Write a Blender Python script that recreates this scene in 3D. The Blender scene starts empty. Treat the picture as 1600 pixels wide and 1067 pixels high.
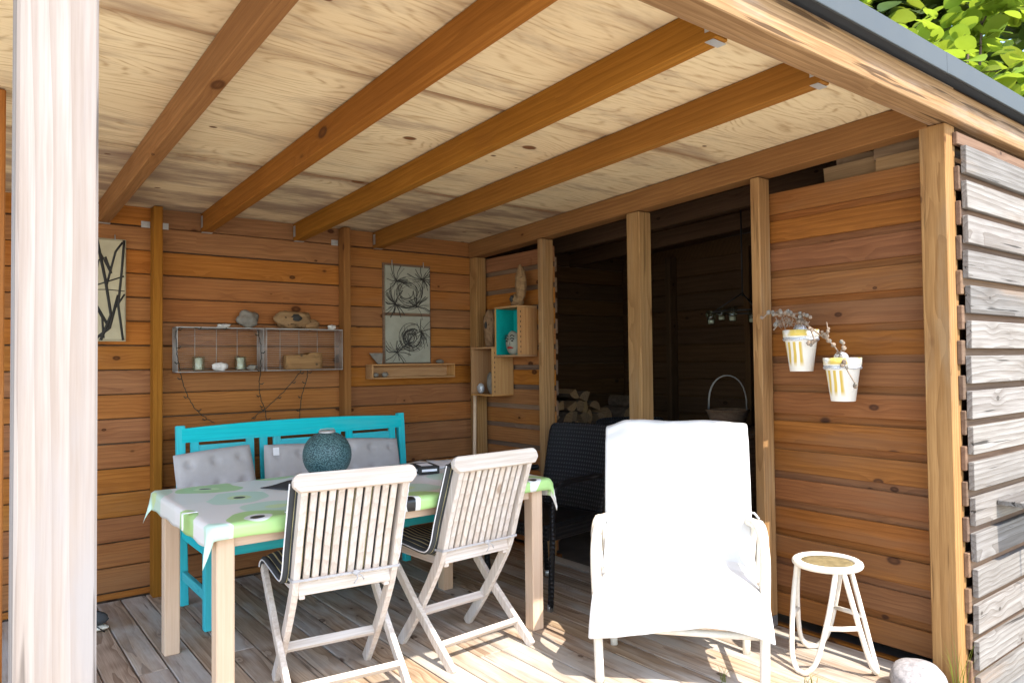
import bpy, bmesh, math, random
from mathutils import Vector, Matrix, Euler
R = math.radians
random.seed(7)
scene = bpy.context.scene
col = scene.collection

# ------------------------------------------------------------------ camera
def cam_axes(yaw, pitch, roll):
    f = Vector((math.sin(yaw)*math.cos(pitch), math.cos(yaw)*math.cos(pitch), math.sin(pitch)))
    r = Vector((math.cos(yaw), -math.sin(yaw), 0)); u = r.cross(f)
    r2 = math.cos(roll)*r + math.sin(roll)*u
    u2 = -math.sin(roll)*r + math.cos(roll)*u
    return r2, u2, f
cr, cu, cf = cam_axes(0.6563755, 0.0269537, -0.0112507)
cam = bpy.data.cameras.new('camera'); cam.lens = 25.44; cam.sensor_width = 36
cam.clip_start = 0.05; cam.clip_end = 500
camo = bpy.data.objects.new('camera', cam); col.objects.link(camo)
M = Matrix((cr, cu, -cf)).transposed().to_4x4(); M.translation = (0, 0, 1.3)
camo.matrix_world = M
scene.camera = camo

# ------------------------------------------------------------------ sky, sun, exposure
SUN = Vector((0.035, 0.75, -1.0)).normalized()          # direction the light travels
w = bpy.data.worlds.new('World'); scene.world = w; w.use_nodes = True
nt = w.node_tree
sky = nt.nodes.new('ShaderNodeTexSky'); sky.sky_type = 'NISHITA'; sky.sun_disc = False
sky.sun_elevation = math.asin(-SUN.z); sky.sun_rotation = math.atan2(-SUN.x, -SUN.y) % (2*math.pi)
nt.links.new(sky.outputs[0], nt.nodes['Background'].inputs[0])
nt.nodes['Background'].inputs[1].default_value = 0.15
sl = bpy.data.lights.new('sun', 'SUN'); sl.energy = 2.0; sl.angle = R(0.5); sl.color = (1, .95, .87)
so = bpy.data.objects.new('sun', sl); col.objects.link(so); so.location = (0, -5, 8)
so.rotation_euler = SUN.to_track_quat('-Z', 'Y').to_euler()
vs = scene.view_settings
vs.view_transform = 'Standard'; vs.look = 'None'; vs.gamma = 1; vs.use_curve_mapping = False
vs.exposure = 2.2
scene.cycles.max_bounces = 8; scene.cycles.diffuse_bounces = 5

# ------------------------------------------------------------------ node helpers
class T:
    def __init__(s, name):
        s.m = bpy.data.materials.new(name); s.m.use_nodes = True
        s.t = s.m.node_tree; s.b = s.t.nodes['Principled BSDF']
    def n(s, typ, ins=None, **kw):
        nd = s.t.nodes.new('ShaderNode'+typ)
        for k, v in kw.items(): setattr(nd, k, v)
        for k, v in (ins or {}).items(): s.set(nd.inputs[k], v)
        return nd
    def set(s, sock, v):
        if hasattr(v, 'is_output'): s.t.links.new(v, sock)
        else:
            if sock.type == 'RGBA' and len(v) == 3: v = (*v, 1)
            sock.default_value = v
    def math(s, op, a, b=0.0, c=0.0):
        return s.n('Math', {0: a, 1: b, 2: c}, operation=op).outputs[0]
    def vec(s, op, a, b):
        return s.n('VectorMath', {0: a, 1: b}, operation=op).outputs[0]
    def rng(s, v, a, b, c=0.0, d=1.0, smooth=False):
        return s.n('MapRange', {0: v, 1: a, 2: b, 3: c, 4: d}, interpolation_type='SMOOTHSTEP' if smooth else 'LINEAR').outputs[0]
    def mix(s, f, a, b, mode='MIX'):
        nd = s.t.nodes.new('ShaderNodeMix'); nd.data_type = 'RGBA'; nd.blend_type = mode
        s.set(nd.inputs[0], f); s.set(nd.inputs[6], a); s.set(nd.inputs[7], b); return nd.outputs[2]
    def noise(s, v, scale=1, detail=2, rough=.5):
        return s.n('TexNoise', {'Vector': v, 'Scale': scale, 'Detail': detail, 'Roughness': rough})
    def bump(s, h, strength=.3, dist=.01):
        s.set(s.b.inputs['Normal'], s.n('Bump', {'Height': h, 'Strength': strength, 'Distance': dist}).outputs[0])
    def base(s, c, rough=.6, spec=.35, metal=0):
        s.set(s.b.inputs['Base Color'], c); s.set(s.b.inputs['Roughness'], rough)
        s.set(s.b.inputs['Specular IOR Level'], spec); s.set(s.b.inputs['Metallic'], metal)

def wood(name, light, dark, knotc=None, ring=12, contrast=.6, distort=2.5, knots=.45, fiber=.35, rough=.75,
         var=.15, stain=None, stretch=.09, bump=.25, spec=.10, crack_t=.66, kscale=(5.5, 9, 9), cracks=0.0):
    t = T(name)
    P0 = t.n('TexCoord').outputs['Object']; rnd = t.n('ObjectInfo').outputs['Random']
    r2 = t.math('FRACT', t.math('MULTIPLY', rnd, 91.7)); r3 = t.math('FRACT', t.math('MULTIPLY', rnd, 37.3))
    off = t.n('CombineXYZ', {0: t.math('MULTIPLY', rnd, 47), 1: t.math('MULTIPLY', r2, 13.7), 2: t.math('MULTIPLY', r3, 9.3)}).outputs[0]
    off2 = t.n('CombineXYZ', {0: t.math('MULTIPLY', rnd, 47), 1: t.math('MULTIPLY_ADD', r2, .16, -.08), 2: t.math('MULTIPLY_ADD', r3, .06, .025)}).outputs[0]
    P = t.vec('ADD', P0, off)
    vor = t.n('TexVoronoi', {'Vector': t.vec('MULTIPLY', P, kscale), 'Scale': 1.0})
    cs = t.n('SeparateXYZ', {0: vor.outputs['Color']})
    gate = t.math('LESS_THAN', cs.outputs[0], knots)
    ksz = t.math('MULTIPLY_ADD', t.math('POWER', cs.outputs[1], 2.0), .13, .055)
    kd = t.math('DIVIDE', vor.outputs['Distance'], ksz)
    km = t.math('MULTIPLY', t.math('MULTIPLY', t.rng(kd, .7, 1.3, 1, 0, True), t.rng(kd, .2, .9, .62, 1)), gate)
    halo = t.math('MULTIPLY', t.rng(vor.outputs['Distance'], .0, .55, 1, 0, True), gate)
    Ps = t.vec('MULTIPLY', t.vec('ADD', P0, off2), (stretch, 1, 1))
    nz = t.noise(t.vec('MULTIPLY', P, (.9, 5, 5)), 1.0, 2).outputs['Color']
    Pw = t.vec('ADD', Ps, t.vec('MULTIPLY', t.vec('SUBTRACT', nz, (.5, .5, .5)), (.02, .05, .05)))
    wv = t.n('TexWave', {'Vector': Pw, 'Scale': ring, 'Distortion': distort, 'Detail': 2.0, 'Detail Scale': 1.5,
                         'Phase Offset': t.math('MULTIPLY', halo, 5)}, wave_type='RINGS', rings_direction='X', wave_profile='SAW')
    rg = t.math('POWER', t.rng(wv.outputs['Fac'], .1, 1.0, 0, 1), 1.6)
    fb = t.noise(t.vec('MULTIPLY', P, (5, 170, 170)), 1, 3, .6).outputs['Fac']
    lg = t.noise(t.vec('MULTIPLY', P, (1.1, 4, 4)), 1, 4, .6).outputs['Fac']
    c = t.mix(t.math('MULTIPLY', rg, contrast), light, dark)
    c = t.mix(t.math('MULTIPLY', t.rng(fb, .40, .68), fiber*1.3), c, dark)
    f2 = t.noise(t.vec('MULTIPLY', P, (2.2, 55, 55)), 1, 3, .6).outputs['Fac']
    c = t.mix(t.rng(f2, .50, .72, 0, .45), c, dark)
    c = t.mix(t.rng(lg, .35, .75, 0, .45), c, dark)
    hs = t.n('HueSaturation', {'Hue': t.math('MULTIPLY_ADD', r3, .008, .497), 'Saturation': t.math('MULTIPLY_ADD', r2, .16, .92),
             'Value': t.math('MULTIPLY_ADD', r2, 2*var, 1-var), 'Color': c})
    c = hs.outputs[0]
    if stain:
        sc, amt, scale, lo, hi = stain
        sn = t.noise(t.vec('MULTIPLY', P, scale), 1, 5, .62).outputs['Fac']
        c = t.mix(t.rng(sn, lo, hi, 0, amt, True), c, sc)
    c = t.mix(t.math('MULTIPLY', halo, .28), c, dark)
    c = t.mix(km, c, knotc or tuple(x*.35 for x in dark))
    h = t.math('ADD', t.math('MULTIPLY', rg, -.5), t.math('MULTIPLY', fb, -.5))
    if cracks > 0:
        cn = t.noise(t.vec('MULTIPLY', P, (1.3, 34, 34)), 1, 3, .55).outputs['Fac']
        ck = t.math('MULTIPLY', t.rng(cn, crack_t, crack_t+.05, 0, 1, True), cracks)
        c = t.mix(ck, c, tuple(x*.22 for x in dark)); h = t.math('SUBTRACT', h, t.math('MULTIPLY', ck, 1.5))
    t.base(c, t.rng(fb, .2, .8, rough-.08, rough+.1), spec)
    t.bump(h, bump, .004)
    return t.m

def plain(name, c, rough=.6, spec=.35, metal=0, var=.12, nscale=12, bump=.1, bscale=90):
    t = T(name); P = t.n('TexCoord').outputs['Object']
    n1 = t.noise(P, nscale, 4, .6).outputs['Fac']; n2 = t.noise(P, bscale, 3, .6).outputs['Fac']
    cc = t.mix(t.rng(n1, .3, .7), tuple(x*(1-var) for x in c), tuple(min(1, x*(1+var)) for x in c))
    t.base(cc, t.rng(n1, .3, .7, rough-.06, rough+.06), spec, metal); t.bump(n2, bump, .003)
    return t.m

MT = {}
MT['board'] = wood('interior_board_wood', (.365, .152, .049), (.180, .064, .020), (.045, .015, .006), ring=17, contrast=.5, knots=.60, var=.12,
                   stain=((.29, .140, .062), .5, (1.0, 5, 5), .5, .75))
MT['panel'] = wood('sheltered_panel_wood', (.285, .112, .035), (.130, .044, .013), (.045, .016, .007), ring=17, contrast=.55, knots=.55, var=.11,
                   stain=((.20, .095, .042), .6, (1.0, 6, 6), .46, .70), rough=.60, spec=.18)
MT['rafter'] = wood('rafter_wood', (.295, .124, .031), (.165, .061, .014), (.07, .025, .008), ring=15, contrast=.45, knots=.40, var=.05, kscale=(4, 8, 8), fiber=.3)
MT['post'] = wood('post_wood', (.385, .220, .090), (.190, .092, .034), (.10, .042, .016), ring=16, contrast=.65, knots=.45, var=.05, kscale=(3.5, 7, 7),
                  stain=((.30, .21, .12), .5, (1.2, 8, 8), .5, .7), cracks=.5)
MT['header'] = wood('header_wood', (.37, .225, .115), (.165, .085, .040), (.30, .13, .03), ring=16, contrast=.65, knots=.45, var=.04, kscale=(2.6, 6, 6),
                    stain=((.33, .255, .20), .6, (1.2, 9, 9), .48, .7), cracks=.75, crack_t=.61)
MT['whitepost'] = wood('bleached_post_wood', (.285, .250, .222), (.185, .145, .118), (.20, .125, .04), ring=18, contrast=.65, distort=2.2, knots=.6, var=.02, kscale=(2.2, 5.5, 5.5),
                       stain=((.21, .198, .195), .7, (1.2, 9, 9), .46, .68), cracks=.75, crack_t=.60, stretch=.03)
MT['grey'] = wood('weathered_cladding', (.255, .236, .214), (.10, .083, .069), (.055, .045, .036), ring=15, contrast=.7, knots=.45, var=.22,
                  stain=((.24, .165, .11), .6, (.9, 6, 6), .55, .74), cracks=.8, rough=.85, bump=.5, spec=.1)
MT['greyin'] = wood('sheltered_cladding', (.21, .135, .088), (.11, .066, .044), (.05, .03, .02), ring=9, contrast=.6, knots=.3, var=.2, cracks=.5, rough=.85, spec=.1)
MT['deck'] = wood('deck_wood', (.50, .375, .26), (.19, .115, .066), (.09, .05, .03), ring=13, contrast=.8, distort=4, knots=.42, var=.14,
                  stain=((.52, .485, .425), .8, (.9, 3.5, 3.5), .42, .66), cracks=.5, rough=.7, bump=.5, spec=.15)
MT['teak'] = wood('silvered_teak', (.70, .63, .555), (.44, .345, .265), (.35, .25, .18), ring=14, contrast=.5, knots=.04, var=.07, fiber=.35, rough=.7,
                  stain=((.66, .63, .60), .4, (1.5, 14, 14), .45, .7))
MT['beech'] = wood('table_wood', (.68, .50, .355), (.54, .365, .24), (.4, .22, .12), ring=10, contrast=.4, knots=.05, var=.04, fiber=.25, rough=.5)
MT['box'] = wood('crate_wood', (.47, .27, .12), (.32, .16, .062), (.2, .09, .04), ring=10, contrast=.5, knots=.12, var=.08, fiber=.3)
MT['drift'] = wood('driftwood', (.31, .19, .095), (.15, .08, .04), (.06, .04, .025), ring=6, contrast=.45, knots=.6, var=.12, cracks=.9, kscale=(16, 18, 16), bump=.6, rough=.85)
MT['shedshade'] = wood('shade_darkened_shed_wood', (.085, .046, .022), (.045, .022, .010), (.02, .01, .006), ring=9, contrast=.5, knots=.3, var=.15)  # dimness of the shed interior put into the wood colour
MT['logend'] = wood('split_log_wood', (.34, .22, .115), (.20, .115, .055), (.1, .05, .03), ring=14, contrast=.5, knots=.1, var=.2)
MT['bark'] = plain('bark', (.12, .085, .06), .9, .1, 0, .4, 25, .8, 60)

def plywood(name, dirt):
    t = T(name)
    P0 = t.n('TexCoord').outputs['Object']; rnd = t.n('ObjectInfo').outputs['Random']
    P = t.vec('ADD', P0, t.n('CombineXYZ', {0: t.math('MULTIPLY', rnd, 31), 1: t.math('MULTIPLY', rnd, 17), 2: 0.0}).outputs[0])
    vor = t.n('TexVoronoi', {'Vector': t.vec('MULTIPLY', P, (1.7, 2.7, 1)), 'Scale': 1.0})
    cs = t.n('SeparateXYZ', {0: vor.outputs['Color']}); d = vor.outputs['Distance']
    gate = t.math('LESS_THAN', cs.outputs[0], .7)
    km = t.math('MULTIPLY', t.rng(d, .055, .075, 1, 0, True), gate)
    halo = t.math('MULTIPLY', t.rng(d, 0, .42, 1, 0, True), gate)
    hf = t.noise(t.vec('MULTIPLY', P, (.55, 2.1, 1)), 1, 3, .55).outputs['Fac']
    ph = t.math('ADD', t.math('MULTIPLY', hf, 130), t.math('MULTIPLY', halo, 22))
    ph = t.math('ADD', ph, t.math('MULTIPLY', t.n('SeparateXYZ', {0: P}).outputs[1], 170))
    ln = t.math('POWER', t.math('MULTIPLY_ADD', t.math('SINE', ph), .5, .5), 4)
    brk = t.rng(t.noise(t.vec('MULTIPLY', P, (6, 40, 1)), 1, 3, .6).outputs['Fac'], .38, .62)
    ln = t.math('MULTIPLY', ln, brk)
    fb = t.noise(t.vec('MULTIPLY', P, (7, 110, 1)), 1, 3, .6).outputs['Fac']
    c = t.mix(t.math('MULTIPLY', ln, .62), (.74, .595, .365), (.33, .185, .075))
    c = t.mix(t.rng(fb, .5, .8, 0, .4), c, (.37, .225, .095))
    lg = t.noise(t.vec('MULTIPLY', P, (.8, 1.5, 1)), 1, 3).outputs['Fac']
    c = t.mix(t.rng(lg, .45, .75, 0, .5), c, (.58, .40, .21))
    sn = t.noise(t.vec('MULTIPLY', P, (1.3, 5.5, 1)), 1, 6, .65).outputs['Fac']
    c = t.mix(t.rng(sn, .54-dirt*.18, .74-dirt*.12, 0, .42+.33*dirt, True), c, (.20, .125, .095))
    dv = t.n('TexVoronoi', {'Vector': t.vec('MULTIPLY', P, (5, 8, 1)), 'Scale': 1.0})
    dg = t.math('LESS_THAN', t.n('SeparateXYZ', {0: dv.outputs['Color']}).outputs[0], .3)
    c = t.mix(t.math('MULTIPLY', t.rng(dv.outputs['Distance'], .06, .1, 1, 0, True), dg), c, (.16, .08, .04))
    gy = t.n('SeparateXYZ', {0: t.n('TexCoord').outputs['Generated']}).outputs[1]
    ed = t.rng(t.math('ABSOLUTE', t.math('SUBTRACT', gy, .5)), .455, .497, 0, 1, True)
    c = t.mix(t.math('MULTIPLY', ed, t.rng(sn, .35, .6, .25, .85)), c, (.27, .15, .075))
    c = t.mix(km, c, (.17, .075, .03))
    t.base(c, .7, .12); t.bump(t.math('ADD', t.math('MULTIPLY', ln, -.4), t.math('MULTIPLY', fb, -.3)), .25, .003)
    return t.m
MT['ply'] = plywood('plywood', .32); MT['plydirty'] = plywood('stained_plywood', 1.0)

MT['turq'] = wood('turquoise_painted_wood', (.045, .56, .60), (.035, .44, .49), (.03, .36, .40), ring=12, contrast=.6, knots=.2, var=.05, fiber=.5, rough=.5, bump=.3, stain=((.09, .50, .53), .5, (2, 14, 14), .5, .7))
MT['turqin'] = plain('turquoise_paint', (.0, .33, .31), .5)
MT['black'] = plain('black_metal', (.018, .018, .02), .4)
MT['steel'] = plain('galvanised_steel', (.55, .56, .57), .38, .5, .85, .15, 30, .1)
MT['zinc'] = plain('zinc_wire', (.40, .39, .37), .5, .5, .5, .15, 30, .05)
MT['flash'] = plain('grey_coated_steel', (.070, .078, .080), .65, .25, .0, .08, 5, .03)
MT['felt'] = plain('roof_felt', (.04, .042, .045), .9)
MT['cover'] = plain('white_cotton', (.64, .63, .61), .9, .1, 0, .02, 4, .25, 300)
MT['rattan'] = plain('white_painted_rattan', (.76, .69, .58), .55, .3, 0, .12, 20, .3, 60)
MT['cane'] = plain('worn_cane', (.20, .155, .075), .8, .2, 0, .3, 30, .5, 120)
MT['greyfab'] = plain('grey_cushion_fabric', (.43, .41, .40), .95, .1, 0, .08, 8, .35, 500)
MT['charfab'] = plain('charcoal_fabric', (.06, .062, .062), .95, .1, 0, .1, 8, .3, 400)
MT['stone'] = plain('pale_granite', (.30, .275, .262), .9, .1, 0, .3, 60, .6, 70)
MT['greystone'] = plain('grey_stone', (.20, .18, .15), .85, .15, 0, .25, 22, .5, 90)
MT['shell'] = plain('white_shell', (.62, .60, .57), .6, .3, 0, .25, 40, .3, 80)
MT['wax'] = plain('candle_wax', (.80, .74, .60), .6)
MT['wire'] = plain('dark_green_wire', (.02, .022, .015), .6)
MT['silver'] = plain('silver_glitter', (.55, .58, .62), .35, .6, .4, .4, 200, .6, 300)
MT['cone'] = plain('larch_twig', (.25, .19, .14), .85, .15, 0, .35, 60, .4, 150)
MT['paper'] = plain('white_paper', (.80, .80, .80), .8)
MT['ink'] = plain('black_ink', (.03, .028, .025), .8)
MT['red'] = plain('red_paint', (.35, .03, .02), .6)
MT['canvas'] = plain('stone_grey_tile', (.29, .29, .235), .8, .2, 0, .18, 6, .25, 120)
MT['linen'] = plain('linen_panel', (.40, .355, .24), .85, .2, 0, .12, 9, .2, 160)
MT['concrete'] = plain('concrete_slab', (.16, .15, .14), .9, .2, 0, .2, 6, .4, 60)
MT['rubber'] = plain('pale_rubber_sole', (.62, .58, .48), .7)
MT['joist'] = plain('dark_joist', (.08, .055, .035), .9)
t = T('clear_glass'); lw = t.n('LayerWeight', {'Blend': .35}); ms = t.n('MixShader', {0: t.rng(lw.outputs['Fresnel'], 0, 1, .03, .30), 1: t.n('BsdfTransparent', {'Color': (.93, .97, .95)}).outputs[0], 2: t.n('BsdfGlossy', {'Color': (.9, .95, .93), 'Roughness': .04}).outputs[0]})
t.set(t.t.nodes['Material Output'].inputs[0], ms.outputs[0]); MT['glass'] = t.m

def stripes():
    t = T('striped_cushion'); P = t.n('TexCoord').outputs['Object']
    x = t.n('SeparateXYZ', {0: P}).outputs[0]
    s = t.math('PINGPONG', t.math('ADD', x, 1.0), .0112)
    ln = t.rng(s, .0022, .0034, 1, 0)
    fb = t.noise(P, 400, 2).outputs['Fac']
    c = t.mix(ln, (.058, .061, .060), (.62, .55, .28)); c = t.mix(t.rng(fb, .3, .7, 0, .25), c, (.02, .02, .02))
    t.base(c, .9, .15); t.bump(fb, .3, .002); return t.m
MT['stripe'] = stripes()

def weave(name, c1, c2, s):
    t = T(name); P = t.n('TexCoord').outputs['Object']
    w1 = t.n('TexWave', {'Vector': P, 'Scale': s, 'Distortion': 0.4}, wave_type='BANDS', bands_direction='X')
    w2 = t.n('TexWave', {'Vector': P, 'Scale': s*.8, 'Distortion': 0.4}, wave_type='BANDS', bands_direction='Z')
    h = t.math('MULTIPLY', w1.outputs['Fac'], w2.outputs['Fac'])
    t.base(t.mix(t.rng(h, .55, .95), c1, c2), .45, .22); t.bump(h, .8, .006); return t.m  # paler strand tops paint in the highlight dots of the weave
MT['wicker'] = weave('black_wicker', (.007, .007, .008), (.045, .047, .052), 17)

def lantern_mat():
    t = T('teal_woven_wire'); P = t.n('TexCoord').outputs['Object']
    n = t.n('TexVoronoi', {'Vector': t.vec('MULTIPLY', P, (150, 150, 190)), 'Scale': 1.0}).outputs['Distance']
    c = t.mix(t.rng(n, .25, .6), (.125, .225, .225), (.02, .055, .06))
    t.base(c, .5, .4); t.bump(n, -.6, .004); return t.m
MT['lantern'] = lantern_mat()

def cloth_mat():
    t = T('flowered_oilcloth'); P = t.n('TexCoord').outputs['Object']
    nz = t.noise(P, 4.5, 1).outputs['Color']
    Pn = t.vec('ADD', P, t.vec('MULTIPLY', t.vec('SUBTRACT', nz, (.5, .5, .5)), (.13, .13, 0)))
    Pn = t.vec('MULTIPLY', Pn, (3.1, 3.1, 0.0))
    v = t.n('TexVoronoi', {'Vector': Pn, 'Scale': 1.0, 'Randomness': .72}, voronoi_dimensions='2D')
    cs = t.n('SeparateXYZ', {0: v.outputs['Color']}); d = v.outputs['Distance']
    petal = t.rng(d, .40, .415, 1, 0)
    r = cs.outputs[0]
    pc = t.mix(t.math('GREATER_THAN', r, .36), (.42, .66, .25), (.56, .76, .62))
    pc = t.mix(t.math('GREATER_THAN', r, .72), pc, (.78, .79, .74))
    c = t.mix(petal, (.82, .81, .77), pc)
    inner = t.math('MULTIPLY', t.rng(d, .145, .15, 1, 0), t.math('LESS_THAN', r, .75))
    c = t.mix(inner, c, t.mix(t.math('GREATER_THAN', cs.outputs[1], .5), (.60, .78, .40), (.78, .80, .78)))
    dot = t.math('MULTIPLY', t.rng(d, .07, .074, 1, 0), t.math('LESS_THAN', r, .6))
    c = t.mix(dot, c, (.015, .015, .015))
    t.base(c, .28, .5); t.bump(t.noise(P, 14, 3).outputs['Fac'], .12, .01); return t.m
MT['cloth'] = cloth_mat()

def pot_mat():
    t = T('painted_pot'); P = t.n('TexCoord').outputs['Object']; s = t.n('SeparateXYZ', {0: P})
    y, z = s.outputs[1], s.outputs[2]
    wv = t.math('SINE', t.math('MULTIPLY_ADD', y, 235, t.math('MULTIPLY', t.noise(P, 9, 1).outputs['Fac'], 5)))
    m = t.math('MULTIPLY', t.rng(wv, -.2, .25), t.math('MULTIPLY', t.rng(y, -.040, -.030), t.rng(z, .02, .045)))
    m = t.math('MULTIPLY', m, t.math('LESS_THAN', z, .135))
    rim = t.math('MULTIPLY', t.rng(z, .157, .165), t.rng(t.noise(P, 22, 2).outputs['Fac'], .35, .6))
    c = t.mix(t.math('MAXIMUM', m, rim), (.80, .79, .74), (.62, .46, .10))
    t.base(c, .6, .3); t.bump(t.noise(P, 60, 3).outputs['Fac'], .2, .003); return t.m
MT['pot'] = pot_mat()

def leaf_mat(name, a, b):
    t = T(name); oi = t.n('ObjectInfo').outputs['Random']; P = t.n('TexCoord').outputs['Object']
    n = t.noise(P, 9, 2).outputs['Fac']
    c = t.mix(t.rng(n, .3, .7), a, b)
    c = t.n('HueSaturation', {'Hue': t.math('MULTIPLY_ADD', oi, .03, .485), 'Saturation': 1.0, 'Value': t.math('MULTIPLY_ADD', oi, .5, .75), 'Color': c}).outputs[0]
    t.base(c, .45, .3)
    tr = t.n('BsdfTranslucent', {'Color': t.mix(.5, c, (.42, .50, .03))})
    mx = t.n('MixShader', {0: .5, 1: t.b.outputs[0], 2: tr.outputs[0]})
    t.set(t.t.nodes['Material Output'].inputs[0], mx.outputs[0]); return t.m
MT['leaf'] = leaf_mat('young_green_leaf', (.18, .25, .025), (.23, .30, .035))
MT['darkleaf'] = leaf_mat('dark_green_leaf', (.06, .10, .025), (.08, .13, .035))
MT['grass'] = leaf_mat('grass_blade', (.10, .13, .03), (.17, .16, .05))

def ground_mat():
    t = T('gravel_ground'); P = t.n('TexCoord').outputs['Object']
    v = t.n('TexVoronoi', {'Vector': P, 'Scale': 55.0}); n = t.noise(P, .6, 5, .6).outputs['Fac']
    c = t.mix(t.rng(v.outputs['Distance'], .2, .7), (.58, .54, .47), (.40, .36, .30))
    c = t.mix(t.rng(n, .60, .70, 0, .7), c, (.22, .23, .10))
    t.base(c, .95, .1); t.bump(v.outputs['Distance'], .6, .01); return t.m
MT['ground'] = ground_mat()

# ------------------------------------------------------------------ mesh helpers
class MB:
    def __init__(s): s.v = []; s.f = []; s.sm = []; s.mi = []
    def add(s, vs, fs, smooth=False, mi=0):
        o = len(s.v); s.v += [Vector(v) for v in vs]
        for f in fs: s.f.append([o+i for i in f]); s.sm.append(smooth); s.mi.append(mi)
    def box(s, c, d, rot=None, bev=0.0):
        c = Vector(c); hx, hy, hz = d[0]/2, d[1]/2, d[2]/2
        m = rot.to_matrix() if isinstance(rot, Euler) else (rot or Matrix.Identity(3))
        if bev <= 0:
            vs = [c+m@Vector((x*hx, y*hy, z*hz)) for x in (-1, 1) for y in (-1, 1) for z in (-1, 1)]
            s.add(vs, [(0, 1, 3, 2), (4, 6, 7, 5), (0, 4, 5, 1), (2, 3, 7, 6), (0, 2, 6, 4), (1, 5, 7, 3)])
        else:
            bm = bmesh.new(); bmesh.ops.create_cube(bm, size=1)
            for v in bm.verts: v.co = Vector((v.co.x*d[0], v.co.y*d[1], v.co.z*d[2]))
            bmesh.ops.bevel(bm, geom=bm.edges[:], offset=min(bev, min(d)*.45), segments=1, affect='EDGES')
            bm.verts.index_update()
            s.add([c+m@v.co for v in bm.verts], [[v.index for v in f.verts] for f in bm.faces]); bm.free()
    def tube(s, pts, r, seg=8, cap=True, closed=False, flat=None):
        pts = [Vector(p) for p in pts]; n = len(pts)
        rs = r if isinstance(r, (list, tuple)) else [r]*n
        ref = None; rings = []
        for i, p in enumerate(pts):
            a = pts[(i-1) % n] if (i > 0 or closed) else p; b = pts[(i+1) % n] if (i < n-1 or closed) else p
            t = (b-a).normalized()
            if ref is None:
                ref = t.cross(Vector((0, 0, 1)));
                if ref.length < .1: ref = t.cross(Vector((1, 0, 0)))
            ref = (ref - t*ref.dot(t)).normalized(); bi = t.cross(ref)
            fl = flat or 1.0
            rings.append([p + rs[i]*(math.cos(2*math.pi*k/seg)*ref + fl*math.sin(2*math.pi*k/seg)*bi) for k in range(seg)])
        vs = [v for rg in rings for v in rg]; fs = []
        for i in range(n if closed else n-1):
            j = (i+1) % n
            for k in range(seg):
                l = (k+1) % seg; fs.append((i*seg+k, i*seg+l, j*seg+l, j*seg+k))
        s.add(vs, fs, True)
        if cap and not closed:
            o = len(s.v)-len(vs)
            s.f.append([o+k for k in reversed(range(seg))]); s.sm.append(False); s.mi.append(0)
            s.f.append([o+(n-1)*seg+k for k in range(seg)]); s.sm.append(False); s.mi.append(0)
    def lathe(s, prof, seg=24, c=(0, 0, 0), smooth=True, a0=0, a1=2*math.pi):
        c = Vector(c); full = abs(a1-a0-2*math.pi) < 1e-6; m = seg if full else seg+1
        vs = [c+Vector((r*math.cos(a0+(a1-a0)*k/seg), r*math.sin(a0+(a1-a0)*k/seg), z)) for r, z in prof for k in range(m)]
        fs = []
        for i in range(len(prof)-1):
            for k in range(seg):
                l = (k+1) % m; fs.append((i*m+k, i*m+l, (i+1)*m+l, (i+1)*m+k))
        s.add(vs, fs, smooth)
    def grid(s, fn, nu, nv, smooth=True, thick=0.0):
        P = [[Vector(fn(i/nu, j/nv)) for j in range(nv+1)] for i in range(nu+1)]
        vs = [p for row in P for p in row]; m = nv+1
        fs = [(i*m+j, (i+1)*m+j, (i+1)*m+j+1, i*m+j+1) for i in range(nu) for j in range(nv)]
        s.add(vs, fs, smooth)
    def blob(s, c, d, seed=0, amp=.18, sub=3, freq=2.0, rot=None, sharp=False):
        from mathutils import noise as mn
        bm = bmesh.new(); bmesh.ops.create_icosphere(bm, subdivisions=sub, radius=1)
        m = rot.to_matrix() if rot else Matrix.Identity(3); out = []
        for v in bm.verts:
            k = 1 + amp*mn.noise(v.co*freq+Vector((seed*3.1, seed*1.7, seed*5.3)))*1.6 + amp*.5*mn.noise(v.co*freq*2.7+Vector((seed, 9, seed)))
            out.append(Vector(c)+m@Vector((v.co.x*k*d[0]/2, v.co.y*k*d[1]/2, v.co.z*k*d[2]/2)))
        bm.verts.index_update()
        s.add(out, [[v.index for v in f.verts] for f in bm.faces], not sharp); bm.free()
    def mesh(s, name, mats):
        me = bpy.data.meshes.new(name); me.from_pydata([tuple(v) for v in s.v], [], s.f)
        me.polygons.foreach_set('use_smooth', s.sm); me.polygons.foreach_set('material_index', s.mi)
        for m in (mats if isinstance(mats, (list, tuple)) else [mats]): me.materials.append(m)
        me.update(); return me
    def build(s, name, mats, parent=None, loc=(0, 0, 0), rot=(0, 0, 0)):
        return link(name, s.mesh(name, mats), parent, loc, rot)

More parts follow.
